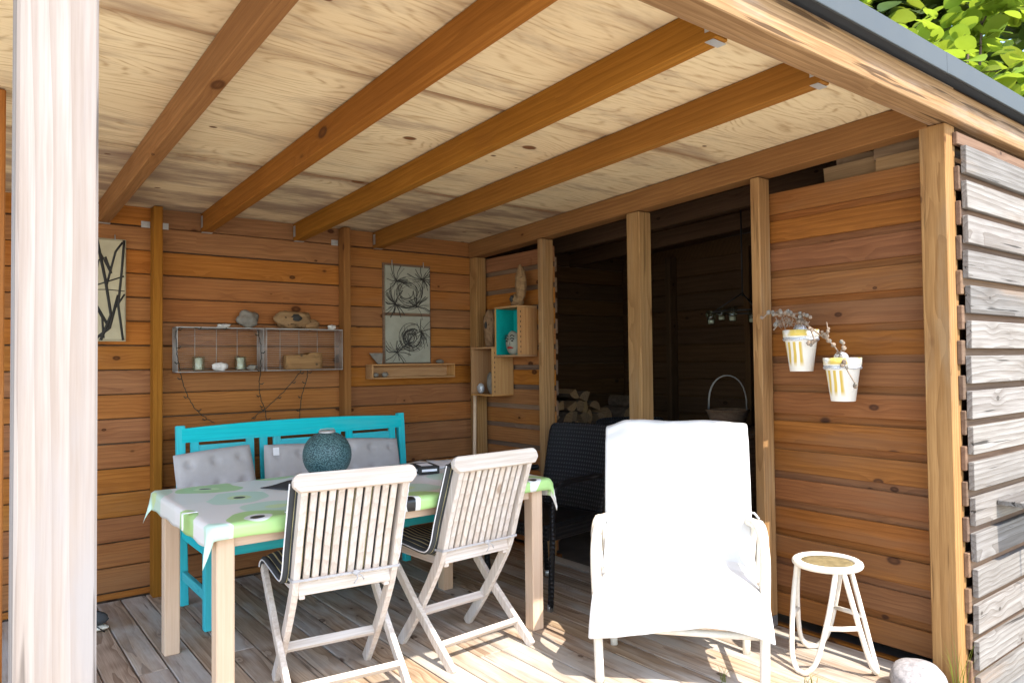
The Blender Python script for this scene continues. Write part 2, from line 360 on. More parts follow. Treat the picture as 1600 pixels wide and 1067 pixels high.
def link(name, data, parent=None, loc=(0, 0, 0), rot=(0, 0, 0)):
    o = bpy.data.objects.new(name, data); col.objects.link(o)
    o.location = loc; o.rotation_euler = rot
    if parent: o.parent = parent
    return o
def tag(o, label=None, cat=None, group=None, kind=None):
    if label: o['label'] = label
    if cat: o['category'] = cat
    if group: o['group'] = group
    if kind: o['kind'] = kind
    return o
def thing(name, label, cat, loc=(0, 0, 0), rz=0.0, group=None, rot=None):
    return tag(link(name, None, None, loc, rot or (0, 0, rz)), label, cat, group)
def copy_tree(o, parent=None):
    c = o.copy(); col.objects.link(c)
    if parent: c.parent = parent
    for ch in list(o.children): copy_tree(ch, c)
    return c
CACHE = {}
def plank(name, d, mat, parent, loc, axis='x', jit=(0, 0), bev=.003):
    """A board of size d (length, second, third) whose length runs along its local X; axis turns it in place."""
    key = (tuple(round(x, 3) for x in d), mat.name, bev)
    if key not in CACHE:
        mb = MB(); mb.box((0, 0, 0), d, None, bev); CACHE[key] = mb.mesh(name, mat)
    rot = {'x': (0, 0, 0), 'y': (0, 0, R(90)), 'z': (0, R(-90), 0)}[axis]
    rot = (rot[0]+random.uniform(-1, 1)*jit[0], rot[1], rot[2])
    return link(name, CACHE[key], parent, loc, rot)
U = random.uniform

# ------------------------------------------------------------------ ground, deck
mb = MB(); mb.grid(lambda u, v: (-150+300*u, -150+300*v, -.16), 30, 30); tag(mb.build('ground', MT['ground']), kind='structure')
mb = MB()
for y in (1.15, 1.9, 2.65, 3.4, 4.2): mb.box((1.2, y, -.085), (4.2, .05, .11))
deck = tag(mb.build('deck', MT['joist']), kind='structure')
k0 = -14
x = .618 + .1225*k0
while x < 3.05:
    cx = x + .1225/2
    z = U(-.0015, .0015)
    if random.random() < .4:
        yj = random.choice((1.9, 2.65, 3.4))
        plank('deck_plank', (yj-1.02-.002, .1165, .028), MT['deck'], deck, (cx, (yj+1.02)/2, -.014+z), 'y')
        plank('deck_plank', (4.548-yj-.002, .1165, .028), MT['deck'], deck, (cx, (yj+4.548)/2+.001, -.014+z+U(-.001, .001)), 'y')
    else:
        plank('deck_plank', (3.528, .1165, .028), MT['deck'], deck, (cx, 2.784, -.014+z), 'y')
    x += .1225
plank('deck_plank', (3.528, .09, .028), MT['deck'], deck, (3.148, 2.784, -.016), 'y')
mb = MB(); mb.box((4.02, 2.85, -.085), (1.62, 3.35, .11)); tag(mb.build('shed_floor', MT['concrete']), kind='structure')

# ------------------------------------------------------------------ the shelter
sh = thing('garden_shelter', 'brown timber shelter with slanting plywood roof, open front and weathered grey shed wall', 'shelter')
SL = .0416
zc = lambda y: 2.205 + (4.5-y)*SL
pitch = -math.atan(SL)
# roof
mb = MB(); mb.box((2.05, 2.94, zc(2.94)+.033), (6.0, 3.60, .02), Euler((pitch, 0, 0)))
roof = mb.build('roof', MT['felt'], sh)
for j, (ya, yb) in enumerate(((1.17, 2.28), (2.28, 3.48), (3.48, 4.70))):
    for i, (xa, xb) in enumerate(((-.90, .645), (.645, 3.13), (3.13, 5.0))):
        L, Wd = xb-xa-.005, yb-ya-.009
        mb = MB(); mb.box((0, 0, 0), (L, Wd, .018), None, .0015)
        m = MT['shedshade'] if i == 2 else MT['plydirty'] if j == 2 else MT['ply']
        o = mb.build('plywood_sheet', m, roof, ((xa+xb)/2, (ya+yb)/2, zc((ya+yb)/2)+.0095+(.003 if j == 1 else 0)), (pitch, 0, 0))
        if j == 2 and i < 2: o['label'] = 'plywood sheet with dark damp stains'
ym, ry = (1.265+4.547)/2, (4.547-1.265)
mb = MB(); mb.box((0, 0, 0), (ry, .055, .115), None, .003); rme = mb.mesh('rafter', MT['rafter']); rdk = mb.mesh('rafter', MT['shedshade'])
RX = [.648, 1.19, 1.755, 2.32, 3.62, 4.15]
for x in RX:
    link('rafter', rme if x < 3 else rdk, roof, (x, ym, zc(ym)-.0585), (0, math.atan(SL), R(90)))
mb = MB(); mb.box((0, 0, 0), (ry, .10, .118), None, .003)
link('rafter', mb.mesh('rafter', MT['rafter']), roof, (3.145, ym, zc(ym)-.060), (0, math.atan(SL), R(90)))
# joist hangers at both ends of the rafters
mb = MB(); mb.box((-.0290, .0, .012), (.002, .030, .07)); mb.box((.0290, 0, .012), (.002, .030, .07)); mb.box((0, 0, -.051), (.060, .030, .002))
hme = mb.mesh('joist_hanger', MT['zinc'])
for x in RX[:4]:
    link('joist_hanger', hme, roof, (x, 4.523, zc(4.52)-.067))
    link('joist_hanger', hme, roof, (x, 1.288, zc(1.29)-.067), (0, 0, math.pi))
# front header and flashing
plank('header_beam', (5.9, .10, .117), MT['header'], sh, (2.05, 1.212, 2.2865), 'x')
for xa, xb in ((-.9, 2.93), (2.93, 5.0)):
    mb = MB(); L = xb-xa-.002
    pr = [(-.0, .0), (-.0, .082), (.10, .090)]
    mb.box((0, 0, .041), (L, .003, .082)); mb.box((0, .05, .0835), (L, .10, .003), Euler((R(3), 0, 0))); mb.box((0, -.006, .0), (L, .012, .003), Euler((R(35), 0, 0)))
    mb.build('roof_flashing', MT['flash'], roof, ((xa+xb)/2, 1.122, 2.352+(.0015 if xa > 0 else 0)))
plank('fascia_board', (5.88, .008, .05), MT['header'], roof, (2.05, 1.130, 2.390), 'x')
# posts
plank('front_post', (2.226, .10, .10), MT['whitepost'], sh, (.115, 1.25, 1.114), 'z', bev=.004)
plank('side_post', (2.262, .10, .10), MT['board'], sh, (.085, 3.09, 1.131), 'z', bev=.004)
for (y0, y1, x0, x1) in ((1.20, 1.30, 3.10, 3.19), (2.04, 2.09, 3.10, 3.19), (2.82, 2.92, 3.10, 3.20), (3.687, 3.735, 3.10, 3.20), (4.455, 4.547, 3.10, 3.19)):
    zt = zc((y0+y1)/2)-.122 if y0 > 1.3 else 2.226
    # mesh local: X length, Y -> world Y, Z -> world -X after the turn
    plank('partition_post', (zt, y1-y0, x1-x0), MT['post'], sh, ((x0+x1)/2, (y0+y1)/2, zt/2), 'z', bev=.004)
# post shoe of galvanised steel
mb = MB(); mb.box((3.145, 2.037, .03), (.07, .003, .05)); mb.build('post_shoe', MT['steel'], sh)

# back wall: proud layer of boards over a rear layer
mb = MB()
mb.box((2.05, 4.595, 1.02), (5.54, .020, 2.36))
bw = mb.build('back_wall', MT['greyin'], sh)
for k in range(-1, 16):
    z0 = .045+.1365*k; h = .1305
    if k == -1: z0, h = .004, .034
    if k == 15: h = .11
    zz = z0+h/2+.004
    segs = ((-.72, .91), (.91, 2.063), (2.063, 3.145), (3.145, 4.78))
    for a, b in segs:
        plank('board', (b-a-.002, .02, h), MT['board'] if a < 3.1 else MT['shedshade'], bw, ((a+b)/2, 4.561+U(-.0015, .0015), zz+U(-.002, .002)), 'x', (.004, 0), bev=.004)
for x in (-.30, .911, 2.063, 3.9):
    plank('stud', (zc(4.5)-.003, .088, .048), MT['rafter'] if x < 3 else MT['shedshade'], bw, (x, 4.505, (zc(4.5)-.003)/2), 'z')
mb = MB()
for x in (.862, .960, 2.012): mb.box((x, 4.549, 2.105), (.046, .003, .036))
for i, x in enumerate((.850, .874, .948, .972, 2.0, 2.024)): mb.lathe([(.004, -.002), (.004, .002), (0, .002)], 6, (x, 4.546, 2.105))
mb.build('fixing_plate', MT['zinc'], bw)

# partition cladding, two layers on the shed side of the posts
PZ = .1396
def cladding_y(parent, y0, y1, ztop, zbot, mat, mat2, x0=3.201):
    z = ztop
    while z > zbot+.03:
        h = min(.105, z-zbot)
        plank('board', (y1-y0+U(-.004, .004), .016, h), mat, parent, (x0+.008, (y0+y1)/2, z-h/2), 'y', (.004, 0), bev=.0025)
        z2 = z-.105-.017
        if z2-.05 > zbot: plank('board', (y1-y0+U(-.01, .002), .02, .098), mat2, parent, (x0+.0275, (y0+y1)/2, z2), 'y', (.01, 0), bev=.003)
        z -= PZ
pw = link('partition_wall', None, sh)
for y in (1.64, 4.11): plank('sole_plate', (.86, .04, .03), MT['panel'], pw, (3.222, y, -.012), 'y')
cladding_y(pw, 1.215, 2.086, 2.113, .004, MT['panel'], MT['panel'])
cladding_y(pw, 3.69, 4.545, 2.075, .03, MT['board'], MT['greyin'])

# weathered front wall of the shed
mb = MB(); mb.box((4.00, 1.222, 1.045), (1.60, .02, 2.37))
fw = mb.build('front_wall', MT['shedshade'], sh)
for k in range(0, 16):
    z0 = 2.031-.1396*k
    if z0 < -.10: break
    plank('board', (1.62+U(-.012, .012), .022, .110), MT['grey'], fw, (3.99+U(-.004, .004), 1.167+U(-.002, .002), z0+.052), 'x', (.02, 0), bev=.002)
for k in range(-1, 15):
    z0 = 2.031-.1396*k
    plank('board', (1.64+U(-.014, .014), .020, .096 if k >= 0 else .05), MT['greyin'], fw, (3.985+U(-.006, .006), 1.190, z0-.019 if k >= 0 else z0-.0), 'x', (.0, 0), bev=.003)
# end walls of the shed
mb = MB()
ya, yb = 1.16, 4.59
mb.add([(x_, y_, z_) for x_ in (4.80, 4.82) for y_, z_ in ((ya, -.14), (yb, -.14), (yb, zc(yb)), (ya, zc(ya)))], [(3, 2, 1, 0), (4, 5, 6, 7), (0, 1, 5, 4), (1, 2, 6, 5), (2, 3, 7, 6), (3, 0, 4, 7)]); ew = mb.build('end_wall', MT['shedshade'], sh)
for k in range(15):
    plank('board', (3.30, .02, .128), MT['shedshade'], ew, (4.775, 2.88, .07+.1396*k+.02), 'y', (.006, 0))
for y in (1.9, 3.2, 3.95): plank('stud', (2.14, .05, .09), MT['shedshade'], ew, (4.72, y, 1.07), 'z')
plank('shelf_plank', (.74, .30, .02), MT['shedshade'], pw, (3.40, 1.67, 2.098), 'y')

# ------------------------------------------------------------------ table and cloth
tb = thing('dining_table', 'pale wooden dining table with square legs under the flowered cloth', 'table', (1.515, 3.165, 0))
for sx in (-1, 1):
    for sy in (-1, 1):
        plank('leg', (.70, .065, .065), MT['beech'], tb, (sx*.732, sy*.403, .35), 'z', bev=.004)
for sy in (-1, 1): plank('apron', (1.395, .022, .068), MT['beech'], tb, (0, sy*.403, .664), 'x')
for sx in (-1, 1): plank('apron', (.735, .022, .068), MT['beech'], tb, (sx*.732, 0, .664), 'y')
plank('table_top', (1.56, .90, .022), MT['beech'], tb, (0, 0, .711), 'x', bev=.006)

def cloth():
    mb = MB(); hx, hy = .785, .455
    ox, oy = .10, .065
    def fn(u, v):
        X = (u*2-1)*(hx+ox); Y = (v*2-1)*(hy+oy)
        cx, cy = max(-hx, min(hx, X)), max(-hy, min(hy, Y))
        ex, ey = abs(X-cx), abs(Y-cy); e = math.hypot(ex, ey)
        wav = math.sin(X*23+1)*.012 + math.sin(X*9.0)*.012 + math.sin(Y*31)*.010
        drop = e*(1+.0)
        z = .7275
        if e > 0:
            nx, ny = (X-cx)/e, (Y-cy)/e
            corner = min(ex, ey)
            out = min(e, .018) + corner*.45*(1+.3*math.sin(X*7+Y*5))
            z -= max(0, e-.010)*(.95+wav*4) + corner*.75
            return (cx+nx*out+wav*.25*(ny != 0), cy+ny*out+wav*.4, z)
        return (X, Y, z+.0012*math.sin(X*9)*math.sin(Y*11))
    mb.grid(fn, 110, 64)
    return mb
c = cloth().build('tablecloth', MT['cloth'], None, (1.515, 3.165, 0)); tag(c, 'white oilcloth with green and mint flower blobs spread on the dining table', 'tablecloth')
s = c.modifiers.new('thick', 'SOLIDIFY'); s.thickness = .0012; s.offset = 1
# clips that hold the cloth
for i, (x, y, lb) in enumerate(((1.01, 2.682, 'front edge of the tablecloth'), (.690, 2.96, 'left edge of the tablecloth'))):
    mb = MB()
    mb.box((0, 0, -.03), (.018, .003, .062), None, .001); mb.box((0, .028, .003), (.018, .055, .003), None, .001)
    o = mb.build('cloth_clip', MT['paper'], None, (x, y, .732), (0, 0, R(-90) if i else 0))
    tag(o, 'small white clip holding the '+lb, 'clip', 'tablecloth clips')

# things on the table
ln = thing('lantern', 'round teal woven wire lantern standing on the table', 'lantern', (1.49, 3.47, .731))
mb = MB(); prof = []
for i in range(61):
    a = -1.25+2.55*i/60; rr = .120*math.cos(a)**.85; prof.append((rr+.0011*math.sin(i*3.14159*.9), .108+.116*math.sin(a)))
mb.lathe(prof, 40); mb.build('shade', MT['lantern'], ln)
mb = MB(); mb.lathe([(.040, .218), (.042, .229), (.036, .231), (.034, .222)], 24); mb.build('top_ring', MT['zinc'], ln)
mb = MB(); mb.tube([(-.04, 0, .228), (-.035, 0, .237), (0, 0, .240), (.035, 0, .237), (.04, 0, .228)], .0022, 6); mb.build('handle', MT['zinc'], ln)
bk = thing('card_box', 'black and white card box lying on the table beside the papers', 'box', (1.93, 3.26, .731), R(-12))
mb = MB(); mb.box((0, 0, .02), (.11, .16, .038), None, .002); mb.build('box_body', MT['ink'], bk)
mb = MB(); mb.box((0, 0, .0395), (.06, .09, .001)); mb.box((.0, -.0805, .02), (.08, .001, .012)); mb.box((-.0555, .0, .02), (.001, .11, .010)); mb.build('print', MT['paper'], bk)
for i, (x, y, a, lb) in enumerate(((2.07, 3.46, 20, 'sheet of white paper lying behind the card box'), (2.19, 3.42, -18, 'second white sheet lying at the right end of the table'))):
    mb = MB(); mb.grid(lambda u, v: (.21*(u-.5), .29*(v-.5), .003+.008*abs(u-.5)*abs(v-.2)), 6, 6); o = mb.build('paper_sheet', MT['paper'], None, (x, y, .7305+.004*i), (0, 0, R(a)))
    s = o.modifiers.new('thick', 'SOLIDIFY'); s.thickness = .0006
    tag(o, lb, 'paper', 'papers on the table')
mb = MB(); mb.grid(lambda u, v: (.30*(u-.5), .22*(v-.5), .004+.003*math.sin(u*7)*math.sin(v*5)), 8, 6); o = mb.build('napkin', MT['charfab'], None, (1.30, 3.33, .730), (0, 0, R(30)))
s = o.modifiers.new('thick', 'SOLIDIFY'); s.thickness = .003
tag(o, 'dark grey folded cloth lying on the table in front of the lantern', 'napkin')

# ------------------------------------------------------------------ turquoise bench
BX0, BX1 = .972, 2.390
bn = thing('garden_bench', 'turquoise painted wooden bench with arched back against the back wall', 'bench', (1.681, 4.0, 0))
bl = lambda x, y: (x-1.681, y-4.0)
for x in (BX0+.022, BX1-.022):
    a = bl(x, 3.755); plank('leg', (.43, .045, .045), MT['turq'], bn, (a[0], a[1], .215), 'z', bev=.004)
    mb = MB(); mb.box((.48, 0, 0), (.97, .045, .045), None, .004)
    a = bl(x, 4.235); mb.build('leg', MT['turq'], bn, (a[0], a[1], 0), (R(0), R(-90), 0)).rotation_euler = (Matrix.Rotation(R(-5), 4, 'X') @ Euler((0, R(-90), 0)).to_matrix().to_4x4()).to_euler()
    a = bl(x, 3.995); plank('side_rail', (.44, .03, .06), MT['turq'], bn, (a[0], a[1], .39), 'y'); plank('stretcher', (.44, .025, .05), MT['turq'], bn, (a[0], a[1], .16), 'y')
for y in (3.757, 4.2): plank('seat_rail', (1.34, .028, .06), MT['turq'], bn, (0, y-4.0, .375), 'x')
for k in range(6): plank('seat_slat', (1.41, .066, .018), MT['turq'], bn, (0, 3.765+.078*k-4.0, .431), 'x')
def by(z): return .265+(z-.45)*math.tan(R(5))          # local y of the leaning back plane
mb = MB()
def arch(u): return .012*(1-(2*u-1)**2)+.0
n = 24; L = BX1-BX0-.05
vs = []
for i in range(n+1):
    u = i/n; x = (u-.5)*L
    for (dy, z) in ((-.014, .868), (.014, .868), (.014, .945+arch(u)*1.6), (-.014, .945+arch(u)*1.6)): vs.append((x, by(z)+dy, z+arch(u)*.0))
fs = [(i*4+a, (i+1)*4+a, (i+1)*4+(a+1) % 4, i*4+(a+1) % 4) for i in range(n) for a in range(4)] + [(0, 1, 2, 3), (n*4+3, n*4+2, n*4+1, n*4)]
mb.add(vs, fs); mb.build('top_rail', MT['turq'], bn)
def upright(x, wd):
    mb = MB(); mb.box((0, 0, 0), (.39, wd, .018), None, .002)
    o = mb.build('back_stile', MT['turq'], bn, (x-1.681, by(.675), .675))
    o.rotation_euler = (Matrix.Rotation(R(-5), 4, 'X') @ Matrix.Rotation(R(90), 4, 'Z') @ Euler((0, R(-90), 0)).to_matrix().to_4x4()).to_euler()
    o.rotation_euler = (Matrix.Rotation(R(-5), 4, 'X') @ Matrix(((0, 1, 0, 0), (0, 0, 1, 0), (1, 0, 0, 0), (0, 0, 0, 1)))).to_euler()
for x in (1.065, 1.37, 1.528, 1.834, 1.992, 2.297): upright(x, .045)
for x in (1.449, 1.913): upright(x, .045)
for a, b in ((1.088, 1.347), (1.551, 1.811), (2.015, 2.274)):
    for z in (.815, .725, .635, .545):
        mb = MB(); mb.box((0, 0, 0), (b-a, .016, .070), None, .002)
        mb.build('back_slat', MT['turq'], bn, ((a+b)/2-1.681, by(z), z), (R(-5), 0, 0))
mb = MB(); mb.box((0, 0, 0), (L, .022, .05), None, .003); mb.build('lower_rail', MT['turq'], bn, (0, by(.475), .475), (R(-5), 0, 0))

def cushion(wd, ht, th, tufts=(3, 3)):
    mb = MB()
    def side(sg):
        def fn(u, v):
            x, z = (u-.5), (v-.5)
            e = (1-(2*abs(x))**6)*(1-(2*abs(z))**6)
            d = sg*th/2*max(0, e)**.45
            for i in range(tufts[0]):
                for j in range(tufts[1]):
                    tx, tz = (i+.5)/tufts[0]-.5, (j+.5)/tufts[1]-.5
                    rr = math.hypot((x-tx)*wd, (z-tz)*ht)
                    d *= 1-.55*math.exp(-(rr/.022)**2)
            return (x*wd*(1-.02*(2*z)**2), d, z*ht*(1-.02*(2*x)**2))
        return fn
    mb.grid(side(-1), 36, 36)
    o = len(mb.f); mb.grid(side(1), 36, 36)
    for i in range(o, len(mb.f)): mb.f[i] = mb.f[i][::-1]
    return mb
cme = cushion(.41, .40, .075).mesh('cushion', MT['greyfab'])
for (x, y, z, ry_, lb) in ((1.135, 4.10, .645, -4, 'grey tufted cushion leaning on the left end of the turquoise bench'),
                           (1.605, 4.13, .635, 3, 'grey tufted cushion with a white tag behind the lantern on the bench'),
                           (2.06, 4.13, .635, 4, 'grey tufted cushion leaning on the right part of the bench')):
    o = link('back_cushion', cme, None, (x, y, z), (R(-17), R(ry_), 0)); tag(o, lb, 'cushion', 'grey cushions on the bench')
mb = MB(); mb.box((-.145, -.036, .15), (.035, .002, .045)); o = mb.build('tag', MT['paper'], bpy.data.objects['back_cushion.001'])
sme = cushion(.45, .43, .06).mesh('cushion', MT['charfab'])
for i, x in enumerate((1.21, 1.68, 2.15)):
    o = link('seat_cushion', sme, None, (x, 3.98, .472), (R(90), 0, 0))
    tag(o, ('charcoal seat pad on the left third of the bench', 'charcoal seat pad on the middle of the bench', 'charcoal seat pad on the right third of the bench')[i], 'cushion', 'seat pads on the bench')

# ------------------------------------------------------------------ folding chairs
def path(pts, n=6):
    """smooth poly-line through pts (Catmull-Rom)"""
    P = [Vector(p) for p in pts]; out = []
    for i in range(len(P)-1):
        a = P[max(0, i-1)]; b = P[i]; c_ = P[i+1]; d = P[min(len(P)-1, i+2)]
        for k in range(n):
            t = k/n; out.append(.5*((2*b)+(c_-a)*t+(2*a-5*b+4*c_-d)*t*t+(3*b-a-3*c_+d)*t**3))
    out.append(P[-1]); return out
def ribbon(mb, pts, wx, wn):
    """rectangular bar following pts in the local YZ plane, wx wide along X and wn thick"""
    vs = []; n = len(pts)
    for i, p in enumerate(pts):
        a = pts[max(0, i-1)]; b = pts[min(n-1, i+1)]; t = (b-a).normalized(); nn = Vector((0, -t.z, t.y))
        ww = wx[i] if isinstance(wx, list) else wx
        for sx, sn in ((-1, -1), (1, -1), (1, 1), (-1, 1)): vs.append(p+Vector((sx*ww/2, 0, 0))+nn*sn*wn/2)
    fs = [(i*4+a, i*4+(a+1) % 4, (i+1)*4+(a+1) % 4, (i+1)*4+a) for i in range(n-1) for a in range(4)]+[(3, 2, 1, 0), (n*4-4, n*4-3, n*4-2, n*4-1)]
    mb.add(vs, fs)
def bev(o, wdt=.004):
    b = o.modifiers.new('bevel', 'BEVEL'); b.width = wdt; b.segments = 2; b.limit_method = 'ANGLE'; return o
LEGP = [(0, 0, 0), (0, -.135, .17), (0, -.265, .36), (0, -.325, .47), (0, -.375, .62), (0, -.465, .865)]
def stile_at(z):
    P = path(LEGP, 10)
    for a, b in zip(P, P[1:]):
        if a.z <= z <= b.z: return a.lerp(b, (z-a.z)/(b.z-a.z))
    return P[-1]
# bars run along X: their meshes already have the length along local X; long upright members get grain along Z (own coordinates turned)
def turned(mb):   # put the grain along local X by building the member in a frame turned from YZ to XZ
    for v in mb.v: v.x, v.y, v.z = v.z, v.x, v.y
    return mb
TURN = Matrix(((0, 1, 0, 0), (0, 0, 1, 0), (1, 0, 0, 0), (0, 0, 0, 1)))   # local (x,y,z) -> (y,z,x)
def tbuild(mb, name, mat, parent, loc=(0, 0, 0)):
    o = turned(mb).build(name, mat, parent); o.matrix_local = Matrix.Translation(loc) @ TURN; return o
def folding_chair(label, loc, rz):
    t = thing('folding_chair', label, 'chair', loc, rz, 'folding teak chairs at the table')
    for sx in (-1, 1):
        mb = MB(); ribbon(mb, path(LEGP, 7), .026, .046); bev(tbuild(mb, 'back_stile', MT['teak'], t, (sx*.195, 0, 0)))
        mb = MB(); ribbon(mb, [Vector(p) for p in ((0, .085, .445), (0, -.17, .215), (0, -.445, .0))], .024, .042); bev(tbuild(mb, 'crossed_leg', MT['teak'], t, (sx*.223, 0, 0)))
        mb = MB(); mb.box((0, 0, 0), (.43, .022, .036), None, .003); mb.build('seat_rail', MT['teak'], t, (sx*.168, -.115, .425), (0, 0, R(90)))
    for y, z in ((-.365, .065+.012), ): pass
    bar = lambda nm, y, z, L, a, b, rx=0: bev(MBbox((L, a, b)).build(nm, MT['teak'], t, (0, y, z), (rx, 0, 0)), .003)
    bar('foot_bar', -.345, .088, .43, .022, .042, R(48))
    bar('leg_bar', -.128, .165, .37, .022, .036, R(-50))
    p = stile_at(.865)
    mb = MB(); n = 10; pr = []
    # top rail with rounded ends
    for i in range(n+1):
        a = math.pi/2*i/n; pr.append((.238-.03+.03*math.sin(a), .034-.03+.03*math.cos(a)))
    out = [(x, z) for x, z in pr] + [(.238, -.010), (.215, -.034), (-.215, -.034), (-.238, -.010)] + [(-x, z) for x, z in reversed(pr)]
    m = len(out); mb.add([(x, -.015, z) for x, z in out]+[(x, .015, z) for x, z in out], [list(range(m)), list(reversed(range(m, 2*m)))]+[(i, m+i, m+(i+1) % m, (i+1) % m) for i in range(m)])
    bev(mb.build('top_rail', MT['teak'], t, (0, p.y-.006, .868), (R(-19), 0, 0)), .005)
    q = stile_at(.455); bar('lower_rail', q.y, .452, .365, .024, .062, R(-16))
    zs = [.475, .55, .62, .70, .78, .85]
    ns = 10
    for k in range(ns):
        x = (k-(ns-1)/2)*.0345
        mb = MB(); ribbon(mb, [Vector((0, stile_at(z).y-.002, z)) for z in zs], .0245, .012)
        bev(tbuild(mb, 'back_slat', MT['teak'], t, (x, 0, 0)), .002)
    for k in range(5):
        bar('seat_slat', -.27+.078*k, .437, .35, .06, .012)
    # striped pad: seat + back in one piece, with piping and a tie band
    cu_ = thing('chair_pad', 'striped dark pad on the teak chair '+('nearest the left front post' if loc[0] < 1.5 else 'beside the right front table leg'), 'cushion', loc, rz, 'striped pads on the teak chairs')
    prof = [(.115, .438), (.10, .462), (.04, .482), (-.10, .476), (-.22, .468), (-.268, .478)]
    pr2 = [(stile_at(z).y+.044, z) for z in (.52, .60, .70, .80, .862)]
    P = path([(0, a, b) for a, b in prof+pr2], 5)
    def sheet(off, wd):
        n = len(P)-1
        def fn(u, v):
            i = min(n, int(round(u*n))); p = P[i]; a = P[max(0, i-1)]; b = P[min(n, i+1)]; tt = (b-a).normalized(); nn = Vector((0, -tt.z, tt.y))
            e = 1-abs(2*v-1)**8
            return Vector(((v-.5)*wd, p.y, p.z))+nn*off*(.25+.75*e)*(1+.15*math.sin(u*40)*math.sin(v*9))
        return fn, n
    mb = MB(); fn, n = sheet(-.027, .452); mb.grid(fn, n, 18); fn, n = sheet(.025, .452)
    o = len(mb.f); mb.grid(fn, n, 18)
    for i in range(o, len(mb.f)): mb.f[i] = mb.f[i][::-1]
    mb.build('pad', MT['stripe'], cu_)
    for sx in (-1, 1):
        mb = MB(); mb.tube([Vector((sx*.222, p.y, p.z)) for p in P], .014, 6); mb.build('piping', MT['charfab'], cu_)
        mb = MB(); mb.tube([Vector((sx*.236, p.y-.004, p.z)) for p in P], .0028, 5); mb.build('piping', MT['paper'], cu_)
    q = stile_at(.488)
    mb = MB(); mb.box((0, -.0, 0), (.42, .002, .009)); mb.box((-.212, .03, 0), (.002, .06, .009)); mb.box((.212, .03, 0), (.002, .06, .009))
    mb.blob((.03, -.006, 0), (.03, .016, .022), 3, .3, 2); mb.tube([(.03, -.008, 0), (.035, -.012, -.02), (.02, -.012, -.04)], .0025, 5); mb.tube([(.03, -.008, 0), (.05, -.012, -.012), (.06, -.012, -.03)], .0025, 5)
    mb.build('tie_band', MT['greyfab'], cu_, (0, q.y-.028, .488), (R(-3), R(0), 0))
    return t
def MBbox(d):
    mb = MB(); mb.box((0, 0, 0), d); return mb
folding_chair('whitened folding teak chair nearest the left front post, back to the viewer', (1.255, 2.985, 0), R(-7))
folding_chair('whitened folding teak chair at the right end of the table front, back to the viewer', (1.85, 3.035, 0), R(4))

# ------------------------------------------------------------------ black wicker armchairs
def wicker_chair(label, loc, rz):
    t = thing('wicker_armchair', label, 'armchair', loc, rz, 'black wicker armchairs')
    for sx in (-1, 1):
        pts = path([(sx*.225, .225, 0), (sx*.25, .235, .30), (sx*.262, .235, .56), (sx*.262, .18, .645), (sx*.26, .0, .66), (sx*.245, -.20, .655)], 6)
        mb = MB(); mb.tube(pts, .016, 10); mb.build('arm', MT['wicker'], t)
        mb = MB(); mb.tube([(sx*.205, -.235, 0), (sx*.222, -.215, .42)], .015, 10); mb.build('leg', MT['wicker'], t)
        for (x, y) in ((sx*.225, .225), (sx*.205, -.235)):
            mb = MB(); mb.lathe([(0, 0), (.017, 0), (.0175, .035), (.015, .035)], 12, (x, y, 0)); mb.build('foot_cap', MT['steel'], t)
        # woven side apron under the arm
        mb = MB(); mb.box((sx*.238, .0, .395), (.014, .44, .07), None, .006); mb.build('seat_apron', MT['wicker'], t)
    mb = MB(); mb.box((0, .225, .395), (.45, .02, .07), None, .008); mb.build('seat_apron', MT['wicker'], t)
    mb = MB(); mb.grid(lambda u, v: ((u-.5)*.47, (v-.5)*.47+.005, .435+.012*(abs(2*u-1)**3)), 12, 12); o = mb.build('seat', MT['wicker'], t)
    s = o.modifiers.new('s', 'SOLIDIFY'); s.thickness = .025; s.offset = -1
    mb = MB()
    def bk_(u, v):
        z = .42+v*.50; hw = .235+.025*v-.02*max(0, v-.9)*10*abs(2*u-1)**3
        x = (2*u-1)*hw
        return (x, -.205-.14*v-.03*math.cos((2*u-1)*1.5)*1.0, z-.012*abs(2*u-1)**4*(v > .95))
    mb.grid(bk_, 18, 18); o = mb.build('backrest', MT['wicker'], t); s = o.modifiers.new('s', 'SOLIDIFY'); s.thickness = .028; s.offset = 0
    o.modifiers.new('b', 'BEVEL').width = .008
    return t
wicker_chair('black wicker armchair at the right end of the dining table', (2.655, 3.15, 0), R(98))
w2 = wicker_chair('black wicker armchair standing inside the dark shed', (3.66, 3.30, -.03), R(150))

# ------------------------------------------------------------------ white covered rattan chair
rc = thing('rattan_lounge_chair', 'white painted rattan armchair standing in the sun under a white cover', 'armchair', (2.285, 1.90, 0), math.atan2(-.765, .644))
